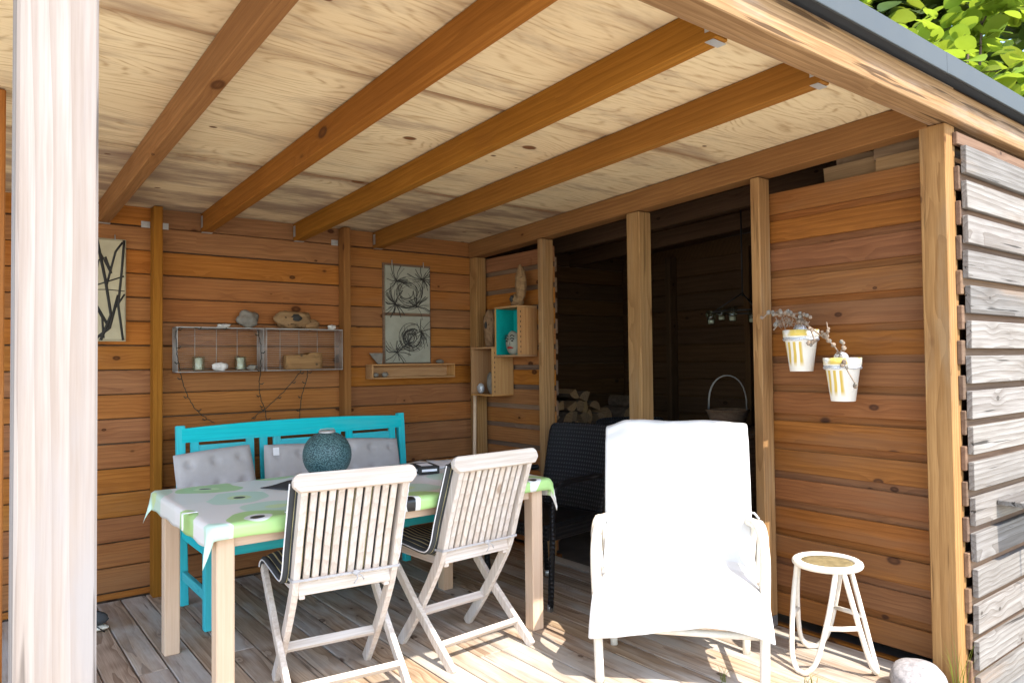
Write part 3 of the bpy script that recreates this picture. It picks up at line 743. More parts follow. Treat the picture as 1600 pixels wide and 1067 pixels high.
# local: +X to the viewer's right, +Y away from the viewer (to the back)
for sx in (-1, 1):
    mb = MB(); mb.tube(path([(sx*.318, .0, 0), (sx*.325, .0, .30), (sx*.333, .02, .50), (sx*.330, .10, .585), (sx*.322, .25, .60), (sx*.31, .40, .58)], 8), .019, 10); mb.build('front_leg', MT['rattan'], rc)
    mb = MB(); mb.tube(path([(sx*.29, .40, 0), (sx*.295, .40, .40), (sx*.30, .46, .75), (sx*.28, .52, .95)], 6), .017, 10); mb.build('rear_leg', MT['rattan'], rc)
    mb = MB(); mb.tube(path([(sx*.318, .03, .36), (sx*.332, .06, .50), (sx*.345, .12, .565), (sx*.345, .25, .60), (sx*.333, .38, .56), (sx*.32, .41, .40)], 7), .014, 8); mb.build('arm_loop', MT['rattan'], rc)
    mb = MB(); mb.tube([(sx*.335, .15, .34), (sx*.338, .17, .595)], .011, 8); mb.build('arm_spindle', MT['rattan'], rc)
    mb = MB(); mb.tube([(sx*.33, .27, .34), (sx*.345, .27, .61)], .011, 8); mb.build('arm_spindle', MT['rattan'], rc)
    mb = MB(); mb.tube([(sx*.338, .0, .22), (sx*.292, .40, .20)], .012, 8); mb.build('side_bar', MT['rattan'], rc)
    mb = MB(); mb.tube([(sx*.335, .0, .28), (sx*.30, .02, .31), (sx*.20, .02, .33)], .011, 8); mb.build('corner_brace', MT['rattan'], rc)
mb = MB(); mb.tube([(-.32, .015, .215), (.32, .015, .215)], .014, 10); mb.build('front_bar', MT['rattan'], rc)
mb = MB(); mb.tube([(-.29, .40, .19), (.29, .40, .19)], .012, 10); mb.build('rear_bar', MT['rattan'], rc)
mb = MB(); mb.tube([(-.32, .02, .35), (.32, .02, .35)], .016, 10); mb.build('seat_bar', MT['rattan'], rc)
mb = MB(); mb.tube([(-.295, .40, .33), (.295, .40, .33)], .016, 10); mb.build('seat_bar', MT['rattan'], rc)
mb = MB()
prof = path([(0, -.055, .235), (0, -.062, .30), (0, -.045, .37), (0, .0, .405), (0, .12, .415), (0, .27, .405), (0, .365, .41), (0, .405, .47), (0, .43, .60), (0, .47, .80), (0, .505, .965), (0, .525, 1.0), (0, .575, .985), (0, .60, .90), (0, .60, .72)], 6)
npf = len(prof)-1
from mathutils import noise as mnoise
def cov(u, v):
    i = min(npf, int(round(u*npf))); p = prof[i]
    s_ = 2*v-1
    hw = .338 if i < 30 else (.325 + .010*(1-min(1, (i-30)/14.0)))
    if i < 30: hw = .338 - .03*max(0, (i-16)/14.0)
    x = s_*hw
    z = p.z; y = p.y
    if i >= 54: z -= .03*max(0, abs(s_)-.72)/.28*(1 if s_ < 0 else .35)
    if i < 14: z += .028*math.sin(s_*2.6+.5)*(1-i/14.0) - .02*abs(s_)**4; x += .02*s_**3*(1-i/14.0)
    if 18 < i < 60: y -= .035*abs(s_)**4*.6
    if 14 <= i < 36: z -= .05*abs(s_)**8
    wv = mnoise.noise(Vector((x*6, u*9, 1.3)))*.014+mnoise.noise(Vector((x*15, u*20, 4)))*.006
    return (x, y-wv, z+wv*.6)
mb.grid(cov, npf, 40); o = mb.build('chair_cover', MT['cover'], None, (2.285, 1.90, 0), (0, 0, math.atan2(-.765, .644)))
s = o.modifiers.new('s', 'SOLIDIFY'); s.thickness = .022; s.offset = 0
o.modifiers.new('sub', 'SUBSURF').render_levels = 1
tag(o, 'thick white cotton cover draped over the rattan armchair', 'chair cover')
mb = MB(); mb.tube([(.315, .50, .60), (.345, .50, .595), (.365, .50, .57)], .006, 6); mb.build('tie', MT['cover'], o)

# ------------------------------------------------------------------ rattan stool
st = thing('rattan_stool', 'small white rattan stool with worn cane top beside the brown partition', 'stool', (2.945, 1.645, 0))
topz = .43
mb = MB(); ringp = [(.128*math.cos(2*math.pi*k/28), .128*math.sin(2*math.pi*k/28), topz) for k in range(28)]; mb.tube(ringp, .0135, 10, closed=True); mb.build('seat_ring', MT['rattan'], st)
mb = MB(); ringp = [(.112*math.cos(2*math.pi*k/28), .112*math.sin(2*math.pi*k/28), topz+.004) for k in range(28)]; mb.tube(ringp, .007, 8, closed=True); mb.build('seat_ring', MT['rattan'], st)
mb = MB(); mb.lathe([(0, topz+.002), (.07, topz+.001), (.110, topz+.003), (.110, topz-.006), (0, topz-.008)], 28); mb.build('seat', MT['cane'], st)
a0 = R(-128)
tops = [a0+R(120)*k for k in range(3)]
for k in range(3):
    a, b = tops[k], tops[(k+1) % 3]; m_ = a+R(60)
    def pt(r, an, z): return (r*math.cos(an), r*math.sin(an), z)
    pts = path([pt(.118, a+R(7), topz), pt(.142, a+R(22), .26), pt(.168, a+R(38), .08), pt(.178, m_-R(9), .018), pt(.180, m_, .011), pt(.178, m_+R(9), .018), pt(.168, b-R(38), .08), pt(.142, b-R(22), .26), pt(.118, b-R(7), topz)], 6)
    mb = MB(); mb.tube(pts, .0105, 9); mb.build('leg_loop', MT['rattan'], st)
    mb = MB(); mb.tube([pt(.150, a-R(28), .2), pt(.138, a, .2), pt(.150, a+R(28), .2)], .010, 8); mb.build('brace', MT['rattan'], st)

# ------------------------------------------------------------------ stone and grass by the corner post
mb = MB(); mb.blob((0, 0, .060), (.24, .20, .135), 4, .06, 4, 1.2); o = mb.build('boulder', MT['stone'], None, (2.955, 1.29, -.004), (0, 0, R(25)))
tag(o, 'pale rounded granite stone in front of the corner post', 'stone')
def tuft(label, loc, n, h, spread):
    t_ = tag(link('grass_tuft', None, None, loc), label, 'grass')
    mb = MB()
    for i in range(n):
        a = U(0, 6.28); l = h*U(.5, 1); lean = U(.1, .6)*spread
        w_ = .0022
        pts = [Vector((U(-.02, .02), U(-.02, .02), 0))]
        b0 = pts[0]
        P = [b0+Vector((math.cos(a)*lean*s_*s_, math.sin(a)*lean*s_*s_, l*s_*(1-.25*s_))) for s_ in (0, .25, .5, .75, 1)]
        sd = Vector((-math.sin(a), math.cos(a), 0))*w_
        vs = []
        for j, p in enumerate(P): k = 1-j/4.2; vs += [p-sd*k, p+sd*k]
        mb.add(vs, [(2*j, 2*j+1, 2*j+3, 2*j+2) for j in range(4)], True)
    o = mb.build('blades', MT['grass'], t_); o['kind'] = 'stuff'
tuft('long thin grass stalks growing against the corner post', (3.06, 1.185, -.02), 14, .36, .3)
tuft('small green grass blades growing between planks before the armchair leg', (2.47, 1.83, -.01), 9, .11, .2)
tuft('small green grass blades growing between planks left of the stool', (2.715, 1.60, -.01), 10, .12, .2)

# ------------------------------------------------------------------ pots with larch branch on the panel
def pot(label, loc, rz):
    t = thing('wall_pot', label, 'flowerpot', loc, rz, 'white pots on the brown panel')
    mb = MB(); mb.lathe([(0, 0), (.050, 0), (.072, .155), (.078, .157), (.080, .190), (.073, .190), (.068, .15), (0, .14)], 28); mb.build('pot_body', MT['pot'], t)
    mb = MB(); rp = [(.0725*math.cos(2*math.pi*k/30), .0725*math.sin(2*math.pi*k/30), .148+.003*math.sin(k*5)) for k in range(30)]; mb.tube(rp, .0075, 6, closed=True); mb.build('silver_band', MT['silver'], t)
    mb = MB(); mb.tube([(.078, 0, .16), (.095, 0, .17)], .003, 6); mb.build('hook', MT['steel'], t)
    return t
pot('white pot with yellow brush strokes, upper left of the hanging pair', (3.100, 1.835, 1.238), R(2))
pot('white pot with yellow brush strokes, lower right of the hanging pair', (3.100, 1.640, 1.108), R(-4))
for (y, z, lb, sd) in ((1.838, 1.44, 'silver bauble lying in the upper white pot', 1), (1.645, 1.31, 'silver bauble lying in the lower white pot', 2)):
    mb = MB(); mb.blob((0, 0, 0), (.052, .062, .05), sd, .05, 3); o = mb.build('bauble', MT['silver'], None, (3.09, y-.005, z-.01)); tag(o, lb, 'bauble', 'baubles in the pots')
br = thing('larch_branch', 'dry larch branch with small cones laid across both white pots', 'branch', (3.035, 1.80, 1.45))
def L3(y, z, x=0.0): return Vector((x+random.uniform(-.008, .008), y-1.80, z-1.45))
stems = [[(1.93, 1.50), (1.88, 1.505), (1.83, 1.488), (1.78, 1.455), (1.72, 1.41), (1.66, 1.365), (1.62, 1.315), (1.585, 1.25), (1.545, 1.175)],
         [(1.93, 1.43), (1.90, 1.47), (1.875, 1.50)], [(1.675, 1.378), (1.665, 1.41), (1.67, 1.455)], [(1.76, 1.44), (1.73, 1.375), (1.75, 1.355)], [(1.62, 1.315), (1.60, 1.345), (1.605, 1.36)], [(1.99, 1.485), (1.95, 1.515), (1.92, 1.503)], [(1.86, 1.50), (1.80, 1.50), (1.755, 1.485)]]
cones = []
for i, sp in enumerate(stems):
    P = path([L3(y, z) for y, z in sp], 4)
    mb = MB(); mb.tube(P, [(.0055 if i == 0 else .0038)*(1-.6*k/len(P)) for k in range(len(P))], 6); mb.build('twig', MT['cone'], br)
    cones += [p for p in P[1:]]
for k, p in enumerate(cones):
    if random.random() < .5:
        mb = MB(); s_ = U(.013, .022)
        c0 = p+Vector((U(-.012, .004), U(-.012, .012), U(-.004, .014)))
        mb.blob(c0, (s_, s_, s_*1.1), k, .22, 2, 3.5, None, True); mb.build('cone', MT['cone'] if k % 3 else MT['greystone'], br)
mb = MB()
for k in range(70):
    a = U(-.06, .07); mb.tube([L3(1.835+a, 1.43+U(0, .05)), L3(1.835+a+U(-.03, .03), 1.455+U(0, .045))], .0014, 4, False)
o = mb.build('fine_twigs', MT['cone'], br); o['kind'] = 'stuff'

# ------------------------------------------------------------------ back wall decorations
def art(name, label, x0, x1, z0, z1, y, base, strokes, tiles=1):
    t = thing(name, label, 'picture', ((x0+x1)/2, y, z0))
    wd, ht = x1-x0, z1-z0
    for k in range(tiles):
        h = ht/tiles
        mb = MB(); mb.box((0, 0, h*(k+.5)), (wd-(.016 if tiles == 2 else 0), .018, h-(.022 if tiles == 2 else .006)), None, .003); mb.build('panel', base, t)
    mb = MB(); mb.box((0, .006, ht/2), (wd+.012, .012, ht+.012), None, .002); mb.build('backing', MT['greyin'] if tiles == 2 else MT['linen'], t, (0, .006, 0))
    mb = MB()
    for st_, r in strokes:
        P = [Vector((p[0]*wd-wd/2, -.0095, p[1]*ht)) for p in st_]
        mb.tube(P, r, 5, True, False, 1.0)
    for v in mb.v: v.y = -.0095+(v.y+.0095)*.25
    mb.build('drawing', MT['ink'], t)
    for q in (-.32, .36): mb = MB(); mb.tube([(wd*q, .006, ht-.02), (wd*q, .006, ht+.03)], .003, 5); mb.build('hanger', MT['zinc'], t)
bs = [([(.42, 0), (.50, .30), (.46, .62), (.52, 1)], .009), ([(.66, 0), (.80, .25), (.72, .6), (.60, 1)], .008), ([(.97, .0), (.90, .35), (.95, .7), (.98, 1)], .007), ([(.60, .02), (.78, .12), (.9, .45)], .008),
      ([(.78, .12), (.55, .40), (.45, .58)], .008), ([(.5, .30), (.62, .78), (.72, .82), (.80, .66)], .007), ([(.74, .55), (.86, .88), (.96, .98)], .006), ([(.45, .5), (.98, .64)], .004), ([(.45, .18), (.62, .28), (.68, .22), (.70, .02)], .006),
      ([(.80, .66), (.62, .9)], .005), ([(.1, 0), (.2, .5), (.15, 1)], .008), ([(.3, 0), (.1, .6), (.3, 1)], .007), ([(.86, .32), (.99, .46)], .005), ([(.47, .49), (.75, .50), (.99, .49)], .0025)]
art('branch_picture', 'beige panel with dark bare branches half hidden behind the front post', .40, .755, 1.44, 2.0, 4.535, MT['linen'], bs)
rs = random.Random(5); ss = []
def burst(cx, cy, n, r):
    for i in range(n):
        a = rs.uniform(0, 6.283); l = r*rs.uniform(.5, 1.1)
        q = (cx+l*math.cos(a), cy+.5*l*math.sin(a)); mdl = (cx+.5*l*math.cos(a+.15), cy+.25*l*math.sin(a+.15))
        q = (min(.98, max(.02, q[0])), min(.985, max(.015, q[1])))
        ss.append(([(cx, cy), mdl, q], rs.uniform(.0012, .0032)))
for c_ in ((.25, .83), (.82, .86), (.22, .60), (.70, .58)): burst(*c_, 24, .32)
for c_ in ((.78, .33), (.50, .22), (.25, .12)): burst(*c_, 19, .34)
for k in range(17):
    cx, cy, r = .5+rs.uniform(-.05, .05), .73+rs.uniform(-.02, .02), rs.uniform(.12, .36)
    a = rs.uniform(0, 6); ss.append(([(cx+r*math.cos(a+s_*.25), cy+.45*r*math.sin(a+s_*.25)) for s_ in range(14)], rs.uniform(.001, .0025)))
for k in range(22):
    cx, cy, r = .56+rs.uniform(-.05, .05), .27+rs.uniform(-.02, .02), rs.uniform(.08, .30)
    a = rs.uniform(0, 6); ss.append(([(cx+r*math.cos(a+s_*.25), cy+.5*r*math.sin(a+s_*.25)) for s_ in range(16)], rs.uniform(.001, .003)))
art('tile_picture', 'two stacked pale tiles with spiky black scribbles on the back wall', 2.37, 2.745, 1.285, 1.992, 4.535, MT['canvas'], ss, 2)

def wire_basket(label, x0, x1):
    t = thing('wire_basket', label, 'basket', ((x0+x1)/2, 4.545, 1.258), 0, 'wire baskets on the back wall')
    wd, ht, dp = x1-x0, .258, .115
    mb = MB(); h = wd/2
    for y in (0, -dp):
        mb.tube([(-h, y, 0), (h, y, 0), (h, y, ht), (-h, y, ht)], .0032, 6, closed=True)
    for x in (-h, h):
        for z in (0, ht): mb.tube([(x, 0, z), (x, -dp, z)], .0032, 6)
    mb.build('frame', MT['zinc'], t)
    mb = MB()
    for k in range(1, 4): x = -h+wd*k/4; mb.tube([(x, 0, 0), (x, 0, ht)], .0018, 5)
    for k in range(1, 22): z = ht*k/22; mb.tube([(-h, -.001, z), (h, -.001, z)], .0011, 4)
    for k in range(1, 8):
        y = -dp*k/8; mb.tube([(-h, y, 0), (h, y, 0)], .0014, 4); mb.tube([(-h, y, 0), (-h, y, ht)], .0014, 4); mb.tube([(h, y, 0), (h, y, ht)], .0014, 4); mb.tube([(-h, y, ht), (h, y, ht)], .0014, 4)
    o = mb.build('mesh_wires', MT['zinc'], t); o['kind'] = 'stuff'
wire_basket('wall hung wire basket holding candle jars, left of the pair', 1.005, 1.495)
wire_basket('wall hung wire basket holding a driftwood block, right of the pair', 1.515, 2.01)
BZ = 1.262
def rock(name, label, cat, loc, d, mat, sd, amp=.2, rz=0, group=None, sharp=False):
    mb = MB(); mb.blob((0, 0, d[2]/2), d, sd, amp, 3, 1.7, None, sharp); o = mb.build(name, MT[mat], None, loc, (0, 0, R(rz))); tag(o, label, cat, group); return o
for x, lb in ((1.135, 'small glass jar with candle, left in the wire basket'), (1.375, 'small glass jar with candle beside the grey pebble in the wire basket')):
    t = thing('candle_jar', lb, 'candle', (x, 4.49, BZ), 0, 'candle jars in the basket')
    mb = MB(); mb.lathe([(0, .001), (.030, .001), (.033, .01), (.035, .085), (.033, .085), (.031, .012), (0, .006)], 20); mb.build('jar', MT['glass'], t)
    mb = MB(); mb.lathe([(0, .008), (.019, .008), (.019, .074), (.012, .077), (0, .078)], 16); mb.build('candle', MT['wax'], t)
rock('white_stone', 'speckled white stone in the left wire basket', 'stone', (1.255, 4.475, BZ), (.09, .06, .05), 'shell', 11)
rock('pebble', 'small grey pebble at the right end of the left wire basket', 'stone', (1.442, 4.48, BZ), (.06, .05, .035), 'greystone', 12)
rock('pointed_stone', 'grey pointed stone on top of the left wire basket', 'stone', (1.425, 4.50, 1.52), (.125, .08, .10), 'greystone', 13, .25)
rock('shell_cluster', 'small pale shells on top of the left wire basket', 'shell', (1.275, 4.49, 1.519), (.07, .04, .022), 'shell', 14, .4)
rock('shell_cluster', 'small white shells at the right end on top of the right wire basket', 'shell', (1.965, 4.49, 1.519), (.05, .04, .03), 'shell', 15, .4)
o = rock('driftwood_block', 'flat sawn driftwood block inside the right wire basket', 'driftwood', (1.765, 4.485, BZ), (.245, .07, .125), 'drift', 16, .10)
for v in o.data.vertices:
    s_ = lambda q, h: max(-h, min(h, q*1.45))
    v.co.x = s_(v.co.x, .118); v.co.z = max(0, min(.098+.01*math.sin(v.co.x*20), (v.co.z-.0625)*1.5+.0625)); v.co.y = s_(v.co.y, .032)
o = rock('driftwood_lump', 'hollow brown driftwood lump on top of the right wire basket', 'driftwood', (1.71, 4.49, 1.518), (.235, .09, .115), 'drift', 18, .28)
mb = MB(); mb.blob((-.0, -.042, .068), (.075, .02, .05), 5, .3, 2); mb.build('hollow', MT['ink'], o)
mb = MB(); mb.blob((.115, 0, .03), (.10, .06, .065), 6, .3, 3); mb.build('knob', MT['drift'], o)
# string of lights
def string(name, label, pts):
    t = thing(name, label, 'string lights', (1.0, 4.44, 1.25), 0, 'string lights hanging from the baskets')
    P = path([Vector((x-1.0, y-4.44, z-1.25)) for x, y, z in pts], 8)
    P = [p+Vector((U(-.003, .003), 0, U(-.003, .003))) for p in P]
    mb = MB(); mb.tube(P, .0024, 5); mb.build('wire', MT['wire'], t)
    for p in P[3::7]:
        sg = random.choice((-1, 1)); mb = MB(); mb.tube([p, p+Vector((sg*.014, -.003, -.004)), p+Vector((sg*.024, -.003, .006))], [.002, .0035, .0025], 6); mb.build('bulb', MT['wire'], t)
string('light_string', 'thin dark light string falling from the left end of the baskets', [(1.30, 4.43, 1.512), (1.15, 4.43, 1.507), (1.01, 4.43, 1.51), (1.0, 4.43, 1.40), (1.012, 4.425, 1.30), (1.045, 4.47, 1.19), (1.10, 4.50, 1.07), (1.16, 4.51, 1.0), (1.23, 4.52, .95)])
string('light_string', 'thin dark light string hanging straight between the two baskets', [(1.46, 4.43, 1.51), (1.475, 4.42, 1.40), (1.475, 4.42, 1.27), (1.485, 4.48, 1.18), (1.50, 4.50, 1.09), (1.53, 4.51, 1.02), (1.54, 4.51, .93)])
string('light_string', 'thin dark light string slanting left below the driftwood block', [(1.735, 4.43, 1.258), (1.70, 4.46, 1.20), (1.62, 4.50, 1.10), (1.53, 4.51, 1.02), (1.45, 4.52, .96)])
string('light_string', 'thin dark light string hanging straight below the driftwood block', [(1.775, 4.43, 1.258), (1.78, 4.46, 1.20), (1.765, 4.50, 1.10), (1.755, 4.51, 1.0), (1.75, 4.52, .93)])

# narrow box shelf under the tiles
t = thing('box_shelf', 'long narrow wooden box shelf under the two tiles', 'shelf', (2.565, 4.547, 1.188))
wd, ht, dp = .665, .10, .10
for z in (.005, ht-.005): plank('board', (wd, dp, .010), MT['box'], t, (0, -dp/2, z), 'x', bev=.001)
for x in (-wd/2+.005, wd/2-.005): plank('end', (ht-.022, dp, .010), MT['box'], t, (x, -dp/2, ht/2), 'z', bev=.001)
plank('back_panel', (wd-.022, .006, ht-.022), MT['box'], t, (0, -.004, ht/2), 'x', bev=.001)
rock('pebble', 'grey pebble in the left end of the box shelf', 'stone', (2.275, 4.48, 1.199), (.04, .035, .032), 'greystone', 21)
rock('pebble', 'second grey pebble inside the box shelf', 'stone', (2.345, 4.48, 1.199), (.045, .035, .036), 'greystone', 22)
rock('pebble', 'flat dark pebble on the right end on top of the box shelf', 'stone', (2.80, 4.50, 1.289), (.06, .05, .028), 'greystone', 23)
mb = MB(); mb.add([(-.05, 0, .075), (.05, 0, .075), (.045, 0, .0), (.015, 0, .0), (-.05, .012, .075), (.05, .012, .075), (.045, .012, .0), (.015, .012, .0)], [(0, 3, 2, 1), (4, 5, 6, 7), (0, 1, 5, 4), (1, 2, 6, 5), (2, 3, 7, 6), (3, 0, 4, 7)])
tag(mb.build('slate_piece', MT['greystone'], None, (2.29, 4.50, 1.2895)), 'angular grey slate piece standing on the left end of the box shelf', 'slate')

# wine crates on the partition (open towards -X)
def crate(label, y0, y1, z0, z1, x0, x1, inner):
    t = thing('wall_crate', label, 'crate', ((x0+x1)/2, (y0+y1)/2, z0), 0, 'wine crates on the partition')
    D, Wd, H_ = x1-x0, y1-y0, z1-z0; th = .012
    for z in (th/2, H_-th/2): plank('board', (D, Wd, th), MT['box'], t, (0, 0, z), 'x', bev=.001)
    for s_ in (-1, 1):
        plank('side', (H_-2*th-.002, th, D), MT['box'], t, (0, s_*(Wd/2-th/2), H_/2), 'z', bev=.001)
        if inner is MT['turqin']: mb = MB(); mb.box((0, s_*(Wd/2-th-.0015), H_/2), (D-.012, .002, H_-2*th-.004)); mb.build('painted_lining', inner, t)
    mb = MB(); mb.box((D/2-.005, 0, H_/2), (.008, Wd-2*th-.006, H_-2*th-.004)); mb.build('back_panel', inner, t)
    mb = MB()
    for k in range(9):
        z = H_*.06+H_*.88*k/9; mb.box((-D/2+.020, -Wd/2-.0004, z+.012), (.006, .0006, .013)); 
    mb.build('stamped_print', MT['ink'], t)
crate('upper wine crate with turquoise inside hung on the partition', 3.862, 4.135, 1.33, 1.68, 3.03, 3.198, MT['turqin'])
crate('lower plain wine crate hung on the partition', 4.138, 4.405, 1.052, 1.402, 3.01, 3.198, MT['box'])
mk = thing('painted_face_stone', 'whitish stone with painted face and red lips in the turquoise crate', 'figurine', (3.075, 3.975, 1.343))
mb = MB(); mb.blob((0, 0, .082), (.07, .145, .165), 31, .05, 4, 1.2); mb.build('stone_body', MT['canvas'], mk)
mb = MB()
for y in (-.028, .034):
    mb.tube([(-.034, y-.02, .108), (-.037, y, .116), (-.034, y+.02, .110)], .004, 6); mb.blob((-.034, y, .096), (.012, .022, .012), 2, .1, 2)
    mb.tube([(-.033, y-.022, .126), (-.036, y, .136), (-.033, y+.022, .128)], .003, 6)
mb.build('eyes', MT['ink'], mk)
mb = MB(); mb.tube([(-.036, 0, .10), (-.045, 0, .075), (-.040, -.008, .066)], [.004, .008, .004], 8); mb.build('nose', MT['canvas'], mk)
mb = MB(); mb.tube([(-.030, -.034, .047), (-.038, -.01, .050), (-.038, .01, .049), (-.030, .034, .047)], [.003, .008, .008, .003], 8); mb.build('lips', MT['red'], mk)
mb = MB(); mb.blob((0, -.015, .155), (.075, .095, .25), 41, .16, 4, 1.6); mb.blob((0, .03, .035), (.08, .10, .09), 42, .2, 3)
o = mb.build('driftwood_upright', MT['drift'], None, (3.11, 3.945, 1.682)); tag(o, 'upright grey brown driftwood standing on the turquoise crate', 'driftwood')
mb = MB(); mb.blob((-.03, .045, .05), (.04, .03, .055), 3, .2, 2); mb.build('hollow', MT['ink'], o)
mb = MB(); mb.blob((0, 0, .128), (.075, .11, .27), 44, .15, 4, 1.5)
o = mb.build('driftwood_knot', MT['drift'], None, (3.085, 4.27, 1.405)); tag(o, 'tan driftwood with a dark knot hole on the lower crate', 'driftwood')
mb = MB(); mb.blob((-.043, -.012, .155), (.016, .03, .05), 4, .15, 2); mb.build('knot_hole', MT['ink'], o)
rock('shell', 'silvery round shell in the lower crate', 'shell', (3.06, 4.355, 1.066), (.045, .07, .075), 'silver', 33, .1)
rock('upright_stone', 'dark upright stone in the lower crate beside the shell', 'stone', (3.09, 4.262, 1.066), (.06, .085, .155), 'greystone', 34, .12)
mb = MB(); mb.tube([(3.035, 4.425, 0), (3.07, 4.44, 1.235)], .0135, 8); o = mb.build('garden_stake', MT['beech'], None); tag(o, 'pale wooden stake leaning in the back corner', 'stake')

# shoe behind the front post
t = thing('shoe', 'dark shoe with pale sole standing on the deck behind the front post', 'shoe', (.50, 4.14, 0), R(-35))
mb = MB(); mb.blob((0, 0, .018), (.27, .10, .036), 2, .03, 3); mb.build('sole', MT['rubber'], t)
mb = MB(); mb.blob((0.01, 0, .06), (.25, .092, .085), 5, .06, 3); mb.blob((-.07, 0, .09), (.12, .085, .09), 6, .05, 3); mb.build('upper', MT['charfab'], t)
mb = MB(); mb.tube([(.03, -.03, .09), (.08, -.06, .06), (.14, -.05, .012)], .003, 5); mb.build('lace', MT['ink'], t)

# ------------------------------------------------------------------ inside the shed
def log_mesh(kind, r, L, sd):
    rr = random.Random(sd); mb = MB()
    n = 9
    if kind == 'round': sec = [(r*math.cos(6.283*k/n)*rr.uniform(.92, 1.05), r*math.sin(6.283*k/n)*rr.uniform(.92, 1.05)) for k in range(n)]; bark = [1]*n
    elif kind == 'half': sec = [(r*1.2*math.cos(math.pi*k/6), r*1.2*math.sin(math.pi*k/6)-r*.5) for k in range(7)]; bark = [1]*6+[0]
    else: sec = [(-r, -r*.7)]+[(-r+1.9*r*math.cos(math.pi/2*k/4), -r*.7+1.8*r*math.sin(math.pi/2*k/4)) for k in range(5)]; bark = [0, 1, 1, 1, 1, 0]
    m = len(sec)
    vs = [(0-L/2, x, z) for x, z in sec]+[(L/2, x*rr.uniform(.9, 1.05), z*rr.uniform(.9, 1.05)) for x, z in sec]
    mb.add(vs[:], [])
    for k in range(m):
        l = (k+1) % m; mb.f.append([k, m+k, m+l, l]); mb.sm.append(False); mb.mi.append(bark[k])
    mb.f.append(list(range(m))); mb.sm.append(False); mb.mi.append(0); mb.f.append(list(reversed(range(m, 2*m)))); mb.sm.append(False); mb.mi.append(0)
    return mb.mesh('firewood_log', [MT['logend'], MT['bark']])
LM = [log_mesh(k, U(.038, .05), .30, i) for i, k in enumerate(('round', 'half', 'wedge', 'wedge', 'half', 'wedge'))]
row = 0; z = .042
while z < 1.06:
    x = 3.33+(row % 2)*.045
    while x < 4.55:
        if z < .82 or (x > 3.30 and z < .95+.1*math.sin(x*7)):
            o = link('firewood_log', random.choice(LM), None, (x+U(-.008, .008), 4.30+U(-.03, .03), z+U(-.005, .005)), (U(0, 6.28), 0, R(90)+U(-.05, .05)))
            tag(o, 'split firewood log in the stack inside the dark shed', 'firewood', 'firewood logs stacked in the shed')
        x += .094
    z += .082; row += 1
for i, (x, y, z, k, rx, lb) in enumerate(((3.30, 1.655, 2.152, 4, 1.45, 'bark covered split log lying on the panel top, nearest the dark gap'), (3.34, 1.60, 2.212, 2, 3.05, 'split log lying on top of the bark covered log'),
                                         (3.275, 1.385, 2.148, 3, 3.1, 'split log lying against the corner post on the panel top'), (3.30, 1.40, 2.215, 5, 3.25, 'upper split log at the corner post above the panel'))):
    o = link('firewood_log', LM[k], None, (x, y, z), (rx, 0, R(90)+U(-.1, .1))); tag(o, lb, 'firewood', 'logs on the panel top')
# chest, basket
t = thing('storage_chest', 'dark wooden chest inside the shed carrying the wire basket', 'chest', (4.18, 3.02, -.03))
mb = MB(); mb.box((0, 0, .41), (.50, .62, .82), None, .005); mb.build('chest_body', MT['greyin'], t)
mb = MB(); mb.box((0, 0, .84), (.54, .66, .03), None, .005); mb.build('lid', MT['greyin'], t)
t = thing('handled_basket', 'small basket with tall thin arched handle inside the shed', 'basket', (4.16, 3.01, .826))
mb = MB(); mb.lathe([(0, .002), (.10, .002), (.14, .12), (.133, .12), (.095, .012), (0, .012)], 20); mb.build('bowl', MT['greyin'], t)
mb = MB(); mb.tube([(.14*math.cos(k*.2618), .14*math.sin(k*.2618), .125) for k in range(24)], .007, 6, closed=True); mb.build('rim', MT['greyin'], t)
cdir = Vector((.61, -.79, 0)).normalized()
for s_ in (-.02, .02):
    mb = MB(); pp = []
    for k in range(17):
        a = math.pi*k/16; e = cdir*(.125*math.cos(a)); pp.append((e.x*(1+s_)+s_*.79, e.y*(1+s_)+s_*.61, .12+.24*math.sin(a)**.7))
    mb.tube(pp, .0034, 6); mb.build('handle', MT['zinc'], t)
# chandelier with glass candle cups
t = thing('candle_chandelier', 'dark hanging candle holder with small glass cups inside the shed', 'chandelier', (4.02, 2.78, 1.58))
mb = MB(); mb.tube([(0, 0, .12), (0, 0, zc(2.78)-1.58)], .005, 6); mb.build('chain', MT['black'], t)
mb = MB(); mb.tube([(.19*math.cos(k*.2618), .19*math.sin(k*.2618), .02) for k in range(24)], .006, 6, closed=True)
for k in range(3): a = 2.094*k; mb.tube([(.19*math.cos(a), .19*math.sin(a), .02), (0, 0, .14)], .004, 5)
mb.build('hoop', MT['black'], t)
for k in range(6):
    a = 1.047*k+.3; x, y = .20*math.cos(a), .20*math.sin(a); z = .0+.02*math.sin(k*2)
    mb = MB(); mb.lathe([(0, -.045), (.026, -.045), (.034, .045), (.032, .045), (.024, -.040), (0, -.040)], 16, (x, y, z)); mb.build('glass_cup', MT['glass'], t)
    mb = MB(); mb.lathe([(0, -.038), (.018, -.038), (.018, -.016), (0, -.016)], 12, (x, y, z)); mb.build('candle', MT['wax'], t)

# ------------------------------------------------------------------ ledge on the grey wall
t = thing('wall_ledge', 'weathered grey plank ledge on a bracket on the shed front', 'ledge', (3.36, 1.155, .70))
plank('plank', (.75, .17, .022), MT['grey'], t, (.40, -.087, 0), 'x')
mb = MB(); mb.tube([(.26, -.14, -.012), (.265, -.142, -.12), (.262, -.14, -.22)], [.010, .007, .0045], 8); mb.build('peg', MT['whitepost'], t)
plank('bracket', (.13, .05, .03), MT['grey'], t, (.62, -.066, -.028), 'y')

